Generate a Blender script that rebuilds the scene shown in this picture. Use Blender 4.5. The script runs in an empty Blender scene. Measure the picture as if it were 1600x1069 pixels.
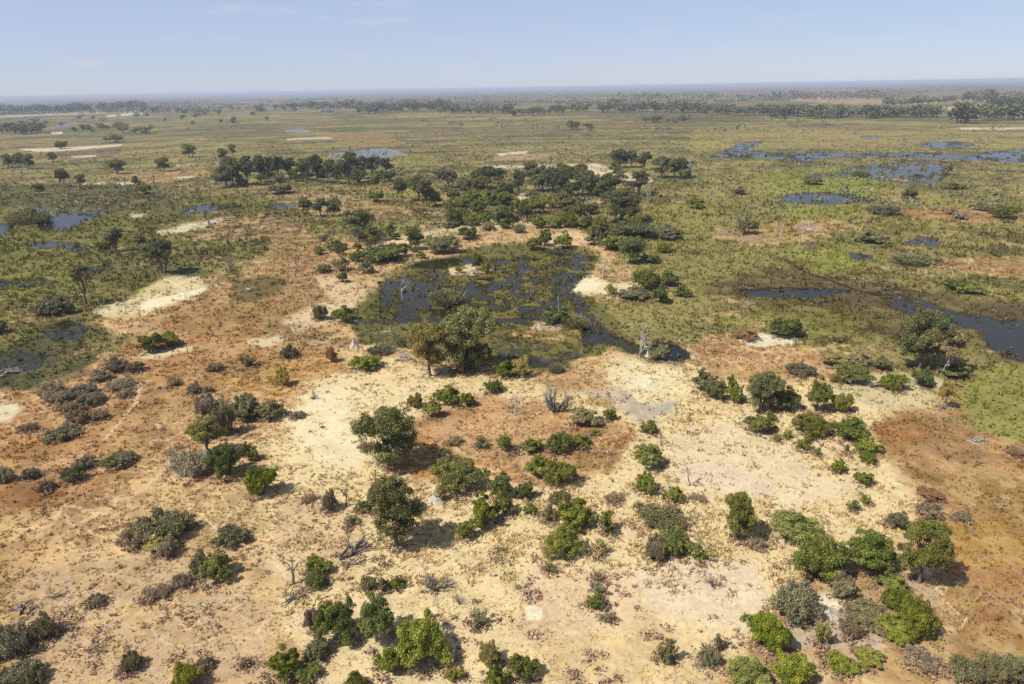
import bpy, math, random
import numpy as np
from mathutils import Matrix, Vector
sc = bpy.context.scene
COL = sc.collection
# ------------------------------------------------------------------ camera
PW, PH, F, HC = 1600.0, 1069.0, 1100.0, 60.0      # photograph size, focal length in its pixels, flying height in metres
PITCH = math.atan((534.5 - 137.0) / F); ROLL = math.radians(1.03)
cp, sp_, cr, sr = math.cos(PITCH), math.sin(PITCH), math.cos(ROLL), math.sin(ROLL)
FW = np.array([0, cp, -sp_]); R0 = np.array([1.0, 0, 0]); U0 = np.array([0, sp_, cp])
RT = cr * R0 - sr * U0; UP = cr * U0 + sr * R0
cam_d = bpy.data.cameras.new('camera'); cam = bpy.data.objects.new('camera', cam_d); COL.objects.link(cam)
cam.matrix_world = Matrix(((RT[0], UP[0], -FW[0], 0), (RT[1], UP[1], -FW[1], 0), (RT[2], UP[2], -FW[2], HC), (0, 0, 0, 1)))
cam_d.sensor_width = 36; cam_d.lens = 36 * F / PW; cam_d.clip_start = 0.5; cam_d.clip_end = 200000
sc.camera = cam
# ------------------------------------------------------------------ sky, sun, exposure
SUN_EL = math.radians(52); SUN_AZ = math.atan2(-0.88, -0.47)      # sun stands left of and behind the camera
w = bpy.data.worlds.new('World'); sc.world = w; w.use_nodes = True
nt = w.node_tree; bg = nt.nodes['Background']
sky = nt.nodes.new('ShaderNodeTexSky'); sky.sky_type = 'NISHITA'; sky.sun_disc = False
sky.sun_elevation = SUN_EL; sky.sun_rotation = SUN_AZ; sky.altitude = 900; sky.air_density = 1.0; sky.dust_density = 0.3; sky.ozone_density = 4.0
# thin high cloud wisps, fixed in the sky by direction
tc = nt.nodes.new('ShaderNodeTexCoord'); mp = nt.nodes.new('ShaderNodeMapping'); mp.inputs['Scale'].default_value = (5, 5, 26)
no = nt.nodes.new('ShaderNodeTexNoise'); no.inputs['Scale'].default_value = 2.2; no.inputs['Detail'].default_value = 6
rp = nt.nodes.new('ShaderNodeMapRange'); rp.inputs[1].default_value = .57; rp.inputs[2].default_value = .82; rp.inputs[4].default_value = .45
mx = nt.nodes.new('ShaderNodeMixRGB'); mx.inputs[2].default_value = (6.2, 6.0, 6.6, 1)
nt.links.new(tc.outputs['Generated'], mp.inputs[0]); nt.links.new(mp.outputs[0], no.inputs[0]); nt.links.new(no.outputs[0], rp.inputs[0])
dm = nt.nodes.new('ShaderNodeMixRGB'); dm.inputs[0].default_value = .62; dm.inputs[2].default_value = (4.4, 4.95, 6.95, 1)      # even lavender blue mixed into the sky colour to flatten its bright horizon
nt.links.new(sky.outputs[0], dm.inputs[1]); nt.links.new(rp.outputs[0], mx.inputs[0]); nt.links.new(dm.outputs[0], mx.inputs[1]); nt.links.new(mx.outputs[0], bg.inputs[0])
bg.inputs[1].default_value = 0.057
sl = bpy.data.lights.new('sun', 'SUN'); sl.energy = 3.9; sl.angle = math.radians(0.5); sl.color = (1.0, 0.93, 0.82)
so = bpy.data.objects.new('sun', sl); COL.objects.link(so); so.location = (-200, -150, 300)
SD = Vector((math.sin(SUN_AZ) * math.cos(SUN_EL), math.cos(SUN_AZ) * math.cos(SUN_EL), math.sin(SUN_EL)))
so.rotation_euler = (-SD).to_track_quat('-Z', 'Y').to_euler()
sc.view_settings.view_transform = 'Standard'; sc.view_settings.look = 'None'; sc.view_settings.gamma = 1.0
sc.view_settings.exposure = 1.0
sc.cycles.max_bounces = 6; sc.cycles.diffuse_bounces = 2; sc.cycles.glossy_bounces = 2; sc.cycles.transmission_bounces = 2
sc.cycles.transparent_max_bounces = 4; sc.cycles.volume_bounces = 0
sc.cycles.use_denoising = False
# ------------------------------------------------------------------ helpers
rng = np.random.default_rng(7); random.seed(7)
def lin(c): c = np.asarray(c, float) / 255.0; return np.where(c <= .04045, c / 12.92, ((c + .055) / 1.055) ** 2.4)
ALB = 0.52
def S(r, g, b): return lin((r, g, b)) * ALB / np.array([1.0, .955, .92])          # a sunlit ground colour as seen -> its albedo
def sst(a, b, x): t = np.clip((x - a) / (b - a), 0, 1); return t * t * (3 - 2 * t)
def _h(ix, iy, s):
    n = (ix.astype(np.int64) * 374761393 + iy.astype(np.int64) * 668265263 + s * 1274126177) & 0x7fffffff
    n = ((n ^ (n >> 13)) * 1274126177) & 0x7fffffff
    return ((n ^ (n >> 16)) & 0xffff) / 65535.0
def vnoise(x, y, s=0):
    ix = np.floor(x); iy = np.floor(y); fx = x - ix; fy = y - iy; fx = fx * fx * (3 - 2 * fx); fy = fy * fy * (3 - 2 * fy)
    a = _h(ix, iy, s); b = _h(ix + 1, iy, s); c = _h(ix, iy + 1, s); d = _h(ix + 1, iy + 1, s)
    return (a * (1 - fx) + b * fx) * (1 - fy) + (c * (1 - fx) + d * fx) * fy
def fbm(x, y, s=0, o=4, g=.55):
    v = 0; amp = 1; tot = 0
    for k in range(o):
        v = v + amp * vnoise(x * 2 ** k + 17.3 * k, y * 2 ** k - 9.1 * k, s + k); tot += amp; amp *= g
    return v / tot
def ray(px, py):
    d = FW + (px - 800) / F * RT + (534.5 - py) / F * UP
    return d
def hit(px, py, z=0.0):                               # where the sight line through a photo pixel meets height z
    d = ray(px, py); t = (z - HC) / d[2]; return d[0] * t, d[1] * t, t     # t = depth along the optical axis
def to_px(X, Y, Z=0.0):
    rx, ry, rz = X, Y, Z - HC
    dz = rx * FW[0] + ry * FW[1] + rz * FW[2]
    dz_ = np.where(dz > 1.0, dz, 1.0)
    u = 800 + F * (rx * RT[0] + ry * RT[1] + rz * RT[2]) / dz_
    v = 534.5 - F * (rx * UP[0] + ry * UP[1] + rz * UP[2]) / dz_
    return np.where(dz > 1, u, -9999), np.where(dz > 1, v, 1500)
def mesh_np(name, V, Fc, mat, col=None, tint=None, smooth=False):
    me = bpy.data.meshes.new(name); V = np.asarray(V, np.float32); Fc = np.asarray(Fc, np.int32)
    k = Fc.shape[1]; n = len(Fc)
    me.vertices.add(len(V)); me.vertices.foreach_set('co', V.ravel())
    me.loops.add(n * k); me.loops.foreach_set('vertex_index', Fc.ravel())
    me.polygons.add(n); me.polygons.foreach_set('loop_start', np.arange(0, n * k, k, dtype=np.int32))
    if smooth: me.polygons.foreach_set('use_smooth', np.ones(n, bool))
    if col is not None:
        a = me.attributes.new('col', 'FLOAT_COLOR', 'POINT'); c4 = np.ones((len(V), 4), np.float32); c4[:, :3] = col; a.data.foreach_set('color', c4.ravel())
    if tint is not None:
        a = me.attributes.new('tint', 'FLOAT', 'POINT'); a.data.foreach_set('value', np.asarray(tint, np.float32))
    me.update(calc_edges=True)
    if mat: me.materials.append(mat)
    return me
def link(name, me, parent=None):
    o = bpy.data.objects.new(name, me); COL.objects.link(o); o.parent = parent; return o
def tag(o, label=None, cat=None, group=None, kind=None):
    if label: o['label'] = label
    if cat: o['category'] = cat
    if group: o['group'] = group
    if kind: o['kind'] = kind
# ------------------------------------------------------------------ materials
def new_mat(name):
    m = bpy.data.materials.new(name); m.use_nodes = True; return m, m.node_tree, m.node_tree.nodes['Principled BSDF']
def N(nt, t, **kw):
    n = nt.nodes.new(t)
    for k, v in kw.items():
        if isinstance(k, str) and hasattr(n, k): setattr(n, k, v)
    return n
def mathn(nt, op, a, b):
    n = nt.nodes.new('ShaderNodeMath'); n.operation = op
    for i, v in enumerate((a, b)):
        if isinstance(v, (int, float)): n.inputs[i].default_value = v
        else: nt.links.new(v, n.inputs[i])
    return n.outputs[0]
LEAF = 1.62
def leaf_mat(name, c0, c1, c2):                      # three leaf colours mixed leaf by leaf, plus a shift per plant
    m, nt, p = new_mat(name)
    at = N(nt, 'ShaderNodeAttribute'); at.attribute_name = 'tint'
    cr_ = N(nt, 'ShaderNodeValToRGB'); e = cr_.color_ramp.elements
    c0, c1, c2 = (tuple(min(.6, x * LEAF) for x in c) for c in (c0, c1, c2)); e[0].color = (*c0, 1); e[1].color = (*c2, 1); k = e.new(.5); k.color = (*c1, 1)
    nt.links.new(at.outputs['Fac'], cr_.inputs[0])
    oi = N(nt, 'ShaderNodeObjectInfo'); hs = N(nt, 'ShaderNodeHueSaturation')
    nt.links.new(mathn(nt, 'ADD', mathn(nt, 'MULTIPLY', oi.outputs['Random'], .034), .466), hs.inputs['Hue'])
    r2 = mathn(nt, 'FRACT', mathn(nt, 'MULTIPLY', oi.outputs['Random'], 7.31), 0)
    nt.links.new(mathn(nt, 'ADD', mathn(nt, 'MULTIPLY', r2, .42), .78), hs.inputs['Value']); r3 = mathn(nt, 'FRACT', mathn(nt, 'MULTIPLY', oi.outputs['Random'], 13.7), 0); nt.links.new(mathn(nt, 'ADD', mathn(nt, 'MULTIPLY', r3, .25), .86), hs.inputs['Saturation'])
    nt.links.new(cr_.outputs[0], hs.inputs['Color']); nt.links.new(hs.outputs[0], p.inputs['Base Color'])
    p.inputs['Roughness'].default_value = .55; p.inputs['Specular IOR Level'].default_value = .25
    tr = N(nt, 'ShaderNodeBsdfTranslucent'); nt.links.new(hs.outputs[0], tr.inputs['Color'])
    ms = N(nt, 'ShaderNodeMixShader'); ms.inputs[0].default_value = .22
    nt.links.new(p.outputs[0], ms.inputs[1]); nt.links.new(tr.outputs[0], ms.inputs[2]); nt.links.new(ms.outputs[0], nt.nodes['Material Output'].inputs[0])
    return m
def wood_mat(name, c0, c1, scale=3):
    m, nt, p = new_mat(name)
    t = N(nt, 'ShaderNodeTexCoord'); n = N(nt, 'ShaderNodeTexNoise'); n.inputs['Scale'].default_value = scale; n.inputs['Detail'].default_value = 5
    mp = N(nt, 'ShaderNodeMapping'); mp.inputs['Scale'].default_value = (3, 3, .6)
    nt.links.new(t.outputs['Object'], mp.inputs[0]); nt.links.new(mp.outputs[0], n.inputs[0])
    r = N(nt, 'ShaderNodeValToRGB'); r.color_ramp.elements[0].position = .3; r.color_ramp.elements[1].position = .7
    r.color_ramp.elements[0].color = (*c0, 1); r.color_ramp.elements[1].color = (*c1, 1)
    nt.links.new(n.outputs[0], r.inputs[0]); nt.links.new(r.outputs[0], p.inputs['Base Color']); p.inputs['Roughness'].default_value = .85
    return m
MAT = dict(
    b=leaf_mat('bright_green_leaves', (.030, .046, .007), (.100, .125, .016), (.205, .210, .032)),
    d=leaf_mat('deep_green_leaves', (.022, .034, .007), (.068, .088, .014), (.145, .152, .026)),
    o=leaf_mat('olive_leaves', (.060, .062, .028), (.120, .118, .050), (.190, .175, .075)),
    g=leaf_mat('grey_brown_leaves', (.085, .070, .036), (.180, .148, .080), (.290, .245, .140)),
    y=leaf_mat('yellow_green_leaves', (.100, .095, .022), (.200, .180, .040), (.300, .260, .075)),
    t=leaf_mat('tree_leaves', (.028, .038, .010), (.086, .100, .024), (.155, .158, .044)),
    k=leaf_mat('dark_tree_leaves', (.024, .032, .012), (.064, .074, .024), (.120, .125, .042)),
    u=leaf_mat('yellowing_tree_leaves', (.090, .075, .022), (.180, .145, .045), (.260, .210, .075)),
    h=leaf_mat('hay_coloured_grass', (.085, .075, .035), (.170, .150, .070), (.250, .220, .110)),
    R=leaf_mat('brown_tussock_leaves', (.085, .062, .034), (.160, .120, .066), (.240, .190, .110)),
    r=leaf_mat('orange_brown_leaves', (.090, .060, .020), (.180, .115, .038), (.270, .185, .065)))
BARK = wood_mat('brown_bark', (.055, .042, .030), (.16, .125, .095))
PALEBARK = wood_mat('pale_bark', (.22, .19, .15), (.40, .36, .30))
DEADW = wood_mat('bleached_wood', (.21, .195, .17), (.38, .36, .325))
DEADG = wood_mat('grey_dead_wood', (.075, .065, .055), (.19, .17, .15))
# ------------------------------------------------------------------ the lie of the land: what grows or lies where
# P polygon / L track / E ellipse in photo pixels of the ground they mark; colour, strength, soft edge, ragged edge, patchiness, w = water
OPS = '''
# ---- far plain
P 128 118 92 .5 3 6 d=.6 : -300,150 1900,120 1900,146 1200,150 600,160 -300,166
P 196 160 120 .7 1.5 8 m=.4 d=.2 : 1240,152 1380,154 1500,150 1640,143 1640,150 1500,160 1380,166 1230,158
P 150 110 75 .5 1.5 10 m=.3 : 960,163 1150,160 1200,166 1100,172 960,170
P 215 205 170 .9 .8 4 d=.1 m=.4 ms=120 : 1464,168 1530,164 1540,168 1500,172 1466,172
P 225 215 180 .9 .6 3 d=.1 m=.4 ms=120 : 1500,199 1600,199 1640,202 1500,203
P 200 190 160 .8 .6 3 d=.1 m=.4 ms=120 : -20,182 150,174 220,173 222,176 150,177 -20,185
P 225 215 185 .9 .6 2 d=.1 m=.4 ms=120 : 168,180 182,179 182,182 168,183
P 225 215 185 .9 .6 2 d=.1 m=.4 ms=120 : 190,178 222,176 222,179 190,181
P 225 215 185 .9 .6 2 d=.1 m=.4 ms=120 : 80,206 98,206 96,210 80,210
E 110 120 130 .8 2 4 W=.7 : 97,196 11,2
P 230 215 175 .9 1 4 d=.05 m=.4 ms=120 : 30,233 110,230 190,225 192,228 120,235 60,238
P 92 72 58 .8 2 8 : 60,240 150,236 190,230 185,240 90,246
P 222 208 170 .9 1 3 d=.05 m=.4 ms=120 : 112,244 150,242 150,245 112,247
P 165 130 87 .7 1 4 : 290,216 320,215 318,219 295,219
P 225 215 180 .9 .7 3 d=.05 m=.4 ms=120 : 448,217 520,214 520,217 448,219
P 160 165 175 1 1.5 5 W=.75 m=.3 ms=90 : 505,243 560,236 605,232 635,242 600,246 520,246
E 160 165 175 1 1 3 W=.75 : 466,205 16,2.2
E 160 165 175 1 1 3 W=.75 : 512,174 12,3
P 150 115 67 .5 2 8 m=.4 : 480,208 600,207 640,226 560,230
P 228 205 165 .9 1.5 6 d=.1 m=.4 ms=120 : 745,260 800,258 860,257 930,255 960,262 955,276 920,272 870,266 800,264
P 230 215 185 .9 1 4 d=.1 m=.4 ms=120 : 775,240 825,236 822,240 780,244
P 175 150 115 .6 2 6 : 770,244 870,238 870,246 770,252
P 96 84 48 .7 4 12 m=.4 : 990,185 1180,180 1200,188 1100,196 990,192
P 168 150 80 .6 5 20 m=.5 : 1080,200 1600,205 1600,225 1300,228 1080,240
# ---- left marsh
P 100 94 42 .65 14 30 m=.5 : -200,300 300,290 480,330 460,400 300,400 180,480 60,560 -200,600
P 118 116 44 .6 6 18 m=.55 ms=90 : -100,320 250,330 400,300 420,330 250,350 100,420 -100,440
P 74 68 38 .6 5 20 m=.5 ms=90 : 0,290 220,290 300,320 150,330 -50,315
P 150 148 62 .7 3 10 m=.4 ms=110 : 40,388 110,386 110,394 40,396
P 145 142 60 .6 4 12 m=.5 ms=110 : 0,430 100,420 140,440 60,470 -30,470
P 60 60 45 1 2 7 W=.9 m=.25 ms=120 : 60,352 70,340 100,334 150,330 195,327 150,338 122,352 100,362 70,361
P 60 60 45 1 1.5 5 W=.9 m=.3 ms=130 : 52,320 68,323 80,330 110,329 108,333 78,335 60,327
P 60 60 45 1 2 6 W=.9 m=.2 : -60,352 20,350 24,358 10,366 -60,368
P 60 60 45 1 1.5 5 W=.8 m=.5 ms=120 : 40,380 70,376 140,381 130,391 90,388 50,390
P 60 60 45 1 1.5 5 W=.8 m=.5 ms=120 : -20,317 12,318 10,322 -20,323
P 60 60 45 1 1.5 5 W=.9 m=.1 : 278,333 300,322 335,319 348,326 310,333 285,336
P 40 44 24 .8 3 8 : 335,318 380,320 378,328 340,328
P 60 60 45 1 1.5 4 W=.9 m=.2 : 408,321 440,317 475,314 472,320 430,324
P 130 92 52 .5 4 14 m=.4 : 420,300 560,310 640,330 600,350 480,330
P 104 74 48 .6 4 16 m=.4 : 330,330 470,340 480,366 400,376 300,372
P 226 210 166 .92 3 11 m=.25 ms=90 d=.1 : 244,362 270,355 318,348 350,340 352,345 320,354 285,362 256,370
P 165 120 62 .6 5 12 m=.4 : 170,278 250,284 330,270 320,260 260,270 180,270
P 222 205 165 .8 1 5 d=.1 : 125,288 165,284 165,288 130,292
P 222 205 165 .8 1 5 d=.1 : 182,286 215,285 215,288 190,290
P 222 205 165 .7 1 5 d=.1 : 275,257 303,257 303,260 275,261
P 222 205 165 .8 1 4 d=.1 : 272,277 302,275 302,278 272,280
P 215 195 160 .8 1 4 d=.1 : 200,336 228,334 226,339 204,340
# ---- dry ground of the island
P 208 171 117 1 12 28 d=1 : -300,640 0,606 60,612 140,572 205,530 150,502 200,488 300,440 330,455 470,400 500,372 590,380 640,366 740,372 740,350 880,352 940,370 960,400 1000,430 1060,455 960,465 890,455 905,432 940,404 900,392 800,384 700,400 610,425 560,470 545,515 640,548 740,556 880,576 960,545 1060,565 1180,528 1300,548 1400,592 1500,604 1490,650 1620,700 2000,720 2000,1600 -400,1600
P 172 122 66 .88 18 28 m=.38 d=1 : 250,470 330,450 420,400 500,390 525,420 500,470 525,500 470,560 440,620 330,680 200,760 100,810 -100,830 -100,650 60,615 150,570 220,525
P 146 114 60 .8 12 22 m=.45 d=.9 : 430,360 500,365 520,400 490,440 510,470 440,500 300,520 260,500 400,450
P 190 138 58 .8 8 16 m=.4 d=1 : 440,560 520,540 530,575 500,600 430,640 400,620 330,600 420,575
P 158 110 48 .75 8 14 m=.3 d=1 : 220,560 290,555 290,585 220,600
P 140 92 42 .8 8 14 m=.3 d=1 : -60,760 60,752 100,765 60,790 -60,815
P 154 106 48 .8 9 14 m=.3 d=1 : -60,840 40,835 90,845 60,880 20,930 -60,930
P 176 122 62 .5 10 20 m=.4 d=1 : -100,630 60,640 120,690 60,720 -100,730
P 64 68 40 .9 10 20 m=.25 d=.3 : -80,600 -60,575 0,560 60,525 130,500 150,520 90,560 150,565 130,590 40,610
P 110 100 56 .6 10 18 m=.4 : 60,500 150,500 190,545 130,575 60,540
P 84 86 48 .8 5 12 m=.3 d=.5 : 355,438 400,432 450,436 440,455 400,472 360,468
P 74 84 52 .8 4 8 d=.4 : 268,418 310,414 330,424 300,432 272,430
P 80 78 52 .6 5 14 m=.3 : 420,500 500,515 560,530 540,545 470,540 410,520
P 226 206 152 .92 5 14 m=.25 ms=90 d=.12 : 145,488 190,468 215,455 245,438 275,428 310,434 326,448 300,462 262,476 230,488 170,492
P 205 188 125 .7 3 8 m=.4 d=.1 ms=90 : 205,460 250,438 290,432 300,446 250,462
P 244 230 188 .9 2 6 d=.03 m=.2 ms=120 : 215,478 262,462 322,448 318,456 262,474 225,486
P 226 206 160 .9 3 8 d=.1 : 216,552 270,545 305,538 300,550 250,558 220,560
P 228 212 170 .9 6 12 m=.2 d=.1 d=.05 : -60,640 20,632 42,640 20,660 -60,672
P 226 204 160 .8 3 8 d=.1 : 380,532 430,524 450,530 420,540 385,540
P 222 196 150 .8 6 14 d=.2 : 440,500 490,480 530,470 560,470 545,500 490,510 455,520
P 216 186 140 .85 5 12 d=.3 : 500,430 540,440 600,455 640,466 600,475 540,470 505,455
# ---- pale centre of the island
P 232 206 150 .97 26 34 m=.1 d=.8 : 420,700 440,640 520,585 560,540 640,560 700,590 900,600 1050,560 1150,590 1450,630 1380,660 1370,690 1420,770 1430,830 1260,900 1180,1000 1120,1080 1000,1300 500,1300 470,1040 430,940 400,820
P 232 208 154 .9 16 24 m=.2 d=.25 : 440,650 520,590 570,580 650,600 700,560 640,640 590,680 570,735 500,745 440,700
P 240 220 174 .9 14 18 m=.3 d=.03 : 455,650 520,600 545,618 540,660 575,690 560,730 500,720 460,690
P 228 204 160 .9 20 26 m=.25 d=.3 : 1040,680 1160,650 1240,700 1330,770 1240,790 1100,760 1040,730
P 224 200 164 .9 14 20 d=.15 : 1055,730 1110,715 1190,750 1200,775 1130,775 1070,755
P 232 206 170 .85 24 26 m=.15 d=.2 : 1000,890 1080,870 1190,880 1220,950 1150,990 1050,970 980,930
P 226 196 150 .8 20 26 m=.2 d=.5 : 820,880 1000,890 1000,980 900,1000 820,960
P 232 212 160 .8 14 20 d=.4 : 940,570 1000,556 1060,570 1080,620 1020,640 960,600
P 244 230 190 .8 8 10 d=.05 : 985,595 1020,590 1020,608 985,606
P 180 165 142 .9 5 16 m=.35 ms=70 d=.12 : 895,610 950,604 975,600 1010,632 1045,636 1020,660 980,650 950,640 925,622
P 178 166 150 .8 4 8 d=.05 : 1022,632 1056,630 1050,644 1026,644
P 204 168 124 .6 12 22 m=.45 d=.9 : 430,760 580,800 560,900 420,920
P 212 176 122 .5 18 30 m=.5 d=.95 : -100,820 200,800 420,800 440,1000 400,1200 -200,1200
P 190 164 132 .5 10 24 m=.55 ms=50 d=.7 : 0,900 300,840 420,940 430,1080 100,1100
P 214 180 120 .55 14 26 m=.5 d=.9 : 840,1000 1000,960 1150,1060 1100,1200 800,1200
P 196 156 116 .5 12 20 m=.4 d=.6 : 820,930 860,930 880,1000 830,1010 800,970
# rusty heart
P 190 134 78 .95 11 20 m=.25 d=1 : 630,668 690,640 760,620 860,630 900,655 985,665 995,690 960,730 900,752 840,760 760,750 690,745 620,745 618,715 650,700
P 206 166 114 .7 8 16 m=.4 d=.8 : 680,660 800,640 860,660 840,720 720,710
P 176 122 42 .8 8 14 m=.35 d=1 : 615,730 660,690 700,690 720,740 660,755
P 164 122 62 .8 7 12 m=.3 d=1 : 900,690 985,672 992,692 960,725 910,750 890,735
P 150 98 64 .6 3 8 d=1 : 978,664 988,668 996,690 984,690
P 168 128 58 .8 5 12 m=.3 d=1 : 920,625 955,625 955,640 925,638
P 190 150 96 .7 8 16 d=1 : 830,570 900,566 950,575 950,606 870,610 830,595
# right rusty slope
P 168 126 72 .92 10 24 m=.32 d=1 : 1366,648 1400,640 1450,655 1490,650 1620,700 2000,720 2000,1700 1590,1300 1500,1030 1480,960 1470,900 1462,840 1440,780 1420,740 1385,690
P 150 122 62 .8 10 20 m=.3 d=1 : 1430,750 1500,735 1600,750 1640,800 1560,800 1440,770
P 160 106 42 .8 8 16 m=.3 d=1 : 1368,650 1400,643 1450,660 1460,680 1420,690 1390,685
P 178 138 52 .7 14 20 m=.4 d=1 : 1480,810 1600,800 1640,900 1480,880
P 160 102 54 .6 14 26 m=.45 d=1 : 1490,880 1700,900 1700,1020 1540,1000
P 176 140 80 .6 14 20 m=.3 d=1 : 1330,1020 1500,1000 1560,1200 1200,1200 1260,1050
P 200 176 146 .8 10 16 d=.3 : 1240,960 1300,950 1400,990 1370,1020 1240,1010 1210,1000
P 236 222 184 .95 5 8 d=.03 : 1275,928 1305,922 1320,945 1305,968 1280,965
P 190 160 126 .7 6 10 d=.3 : 1400,900 1450,900 1470,940 1440,960 1410,930
P 184 136 80 .85 10 20 m=.35 d=1 : 1085,548 1180,530 1300,548 1300,582 1220,590 1120,592
P 176 120 68 .6 5 12 m=.3 d=1 : 1100,528 1180,520 1160,545 1090,550
P 232 220 180 .95 2 7 d=.05 : 1150,530 1180,522 1240,524 1236,538 1190,542 1160,538
P 205 190 140 .8 5 10 d=.4 : 1290,600 1400,580 1470,585 1490,640 1400,640 1300,625
P 170 132 62 .7 6 12 m=.3 d=1 : 1445,610 1500,600 1510,640 1470,635
# ---- right marsh
P 150 140 74 .7 14 30 m=.4 : 960,400 1040,330 1200,300 1320,330 1400,400 1300,430 1140,440 1080,520 960,530 930,470
P 164 152 88 .5 8 20 m=.5 ms=90 : 980,470 1080,440 1120,480 1090,530 980,530
P 156 152 72 .8 12 20 m=.3 : 1490,600 1560,570 1700,580 1700,690 1560,680 1500,650
P 150 144 64 .6 10 20 m=.4 : 1180,480 1380,480 1400,530 1250,540
P 142 148 52 .7 4 14 m=.4 ms=90 : 1200,270 1320,258 1400,290 1340,310 1200,300
P 146 150 54 .7 5 14 m=.4 ms=90 : 1220,310 1330,318 1330,345 1230,350
P 150 152 58 .6 6 16 m=.4 ms=80 : 1220,390 1330,385 1350,420 1250,420
P 168 118 68 .85 3 12 m=.35 ms=90 : 1400,326 1500,326 1640,334 1640,342 1520,345 1420,340
P 172 122 64 .8 4 12 m=.3 ms=90 : 1470,412 1560,405 1700,408 1700,440 1560,432
P 168 126 68 .6 5 12 m=.5 ms=90 : 1190,350 1300,340 1350,358 1200,386
P 210 190 150 .7 2 6 d=.1 : 1115,362 1140,360 1138,366 1118,366
P 215 190 150 .8 2 6 d=.1 : 1150,370 1190,366 1188,376 1155,381
P 205 170 140 .7 2 6 m=.3 : 1240,350 1284,352 1280,360 1242,360
P 150 116 80 .6 3 10 : 1110,355 1200,360 1200,385 1120,375
# right lagoon: dark weed and blue water
P 96 78 48 .9 14 26 d=.5 m=.35 ms=50 : 1090,445 1180,425 1250,408 1320,440 1390,446 1460,455 1530,470 1700,490 1700,600 1600,566 1500,545 1420,540 1330,490 1220,480 1140,468
P 104 92 40 .6 6 14 m=.5 d=.8 : 1180,470 1310,460 1390,500 1370,530 1240,500
P 122 112 46 .7 5 12 m=.4 d=1 : 1240,455 1270,455 1270,463 1240,465
P 66 58 40 1 6 14 W=.72 m=.5 ms=70 : 1350,456 1400,455 1440,462 1480,478 1500,492 1560,505 1700,520 1700,580 1610,560 1540,545 1545,525 1500,510 1460,500 1400,480
P 44 44 36 1 2 7 W=.8 m=.45 ms=110 : 1150,452 1250,449 1330,452 1330,457 1250,466 1180,462
L 28 26 16 .95 1 3 t=1.1 d=.1 : 1212,402 1230,408 1256,424 1290,436 1335,452 1360,458 1400,468
L 28 26 16 .9 1 2 t=.9 d=.1 : 1150,452 1230,449 1290,452
L 40 38 20 .85 1.5 4 t=1.3 d=.1 : 1310,540 1330,528 1335,516 1370,510
L 30 28 18 .8 1 3 t=1.2 : 1330,376 1380,380 1450,385
# right pools
P 60 60 45 1 1 5 W=.85 m=.15 : 1214,308 1240,301 1290,300 1340,304 1360,310 1300,320 1240,318 1220,312
P 60 60 45 1 1.2 5 W=.9 : 1415,380 1440,368 1468,372 1470,386 1430,384
P 60 60 45 1 1 3 W=.9 : 1321,398 1330,393 1365,398 1362,405 1340,407
P 60 60 45 1 1 6 W=.74 m=.6 ms=75 : 1104,246 1130,234 1165,222 1195,220 1180,230 1165,234 1220,238 1300,238 1340,240 1400,238 1480,240 1530,242 1545,236 1640,232 1640,256 1560,252 1520,250 1440,246 1380,246 1300,246 1250,252 1200,246 1140,246
P 70 64 50 1 1.5 7 W=.75 m=.75 ms=90 : 1230,275 1300,270 1340,258 1400,252 1470,256 1480,275 1460,288 1400,284 1340,276 1290,278
E 60 60 45 1 1 4 W=.8 m=.4 : 1360,214 14,2
E 60 60 45 1 1 4 W=.8 m=.5 : 1480,226 40,5
E 60 60 45 1 1 4 W=.8 m=.4 : 1075,256 14,4
# ---- central pond
P 114 106 50 1 6 14 d=.5 : 540,505 560,470 600,445 650,412 700,398 780,380 880,386 935,396 925,420 890,446 915,465 945,480 975,520 1000,545 1060,555 1070,575 1020,570 960,548 910,560 880,578 800,572 720,550 640,548 560,535
P 126 112 50 .8 8 16 m=.4 d=.9 : 740,400 900,395 905,430 850,470 840,510 760,520 700,480 720,430
P 80 88 42 .7 7 14 m=.45 d=.7 : 560,480 640,430 700,440 700,500 620,510 570,510
P 60 58 38 1 5.5 11 W=0.72 m=0.80 ms=70 : 550,500 585,495 640,500 680,520 740,520 700,548 640,546 560,532
P 60 58 38 1 3.5 8 W=0.77 m=0.37 : 640,418 670,404 740,400 745,408 690,418
P 60 58 38 1 4.5 10 W=0.67 m=0.80 ms=90 : 590,440 650,430 700,424 690,450 640,470 600,455
P 60 58 38 1 3.5 8 W=0.77 m=0.47 : 640,470 670,455 690,465 650,490 610,505 620,490
P 60 58 38 1 3.5 10 W=0.77 m=0.62 ms=100 : 690,450 740,440 760,452 720,466
P 60 58 38 1 3.5 8 W=0.77 m=0.52 : 825,392 880,390 930,400 920,410 890,402
P 60 58 38 1 3.5 10 W=0.72 m=0.72 ms=80 : 872,444 900,430 930,415 925,428 890,446
P 60 58 38 1 4.5 10 W=0.72 m=0.72 ms=80 : 820,500 850,470 880,455 920,466 925,500 905,490 880,470 850,490
P 60 58 38 1 4.5 10 W=0.77 m=0.52 ms=80 : 765,522 800,525 870,520 915,518 930,535 900,560 850,575 790,562 760,545
P 60 58 38 1 3.5 8 W=0.77 m=0.42 : 900,500 925,495 935,520 960,528 950,535 915,528
P 34 36 24 1 3 8 W=.75 m=.3 : 1010,540 1040,535 1075,545 1085,560 1060,566 1030,560
P 60 66 34 .7 4 8 m=.3 d=.9 : 620,520 690,530 690,545 620,545
P 60 58 36 1 3 8 W=.50 m=.97 ms=55 : 600,440 700,410 900,395 920,420 900,450 840,510 740,520 640,500 590,480
P 116 108 50 .8 4 12 m=.75 ms=60 W=.2 : 550,500 640,505 740,520 790,530 900,525 920,545 880,565 790,555 700,545 560,535
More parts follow.
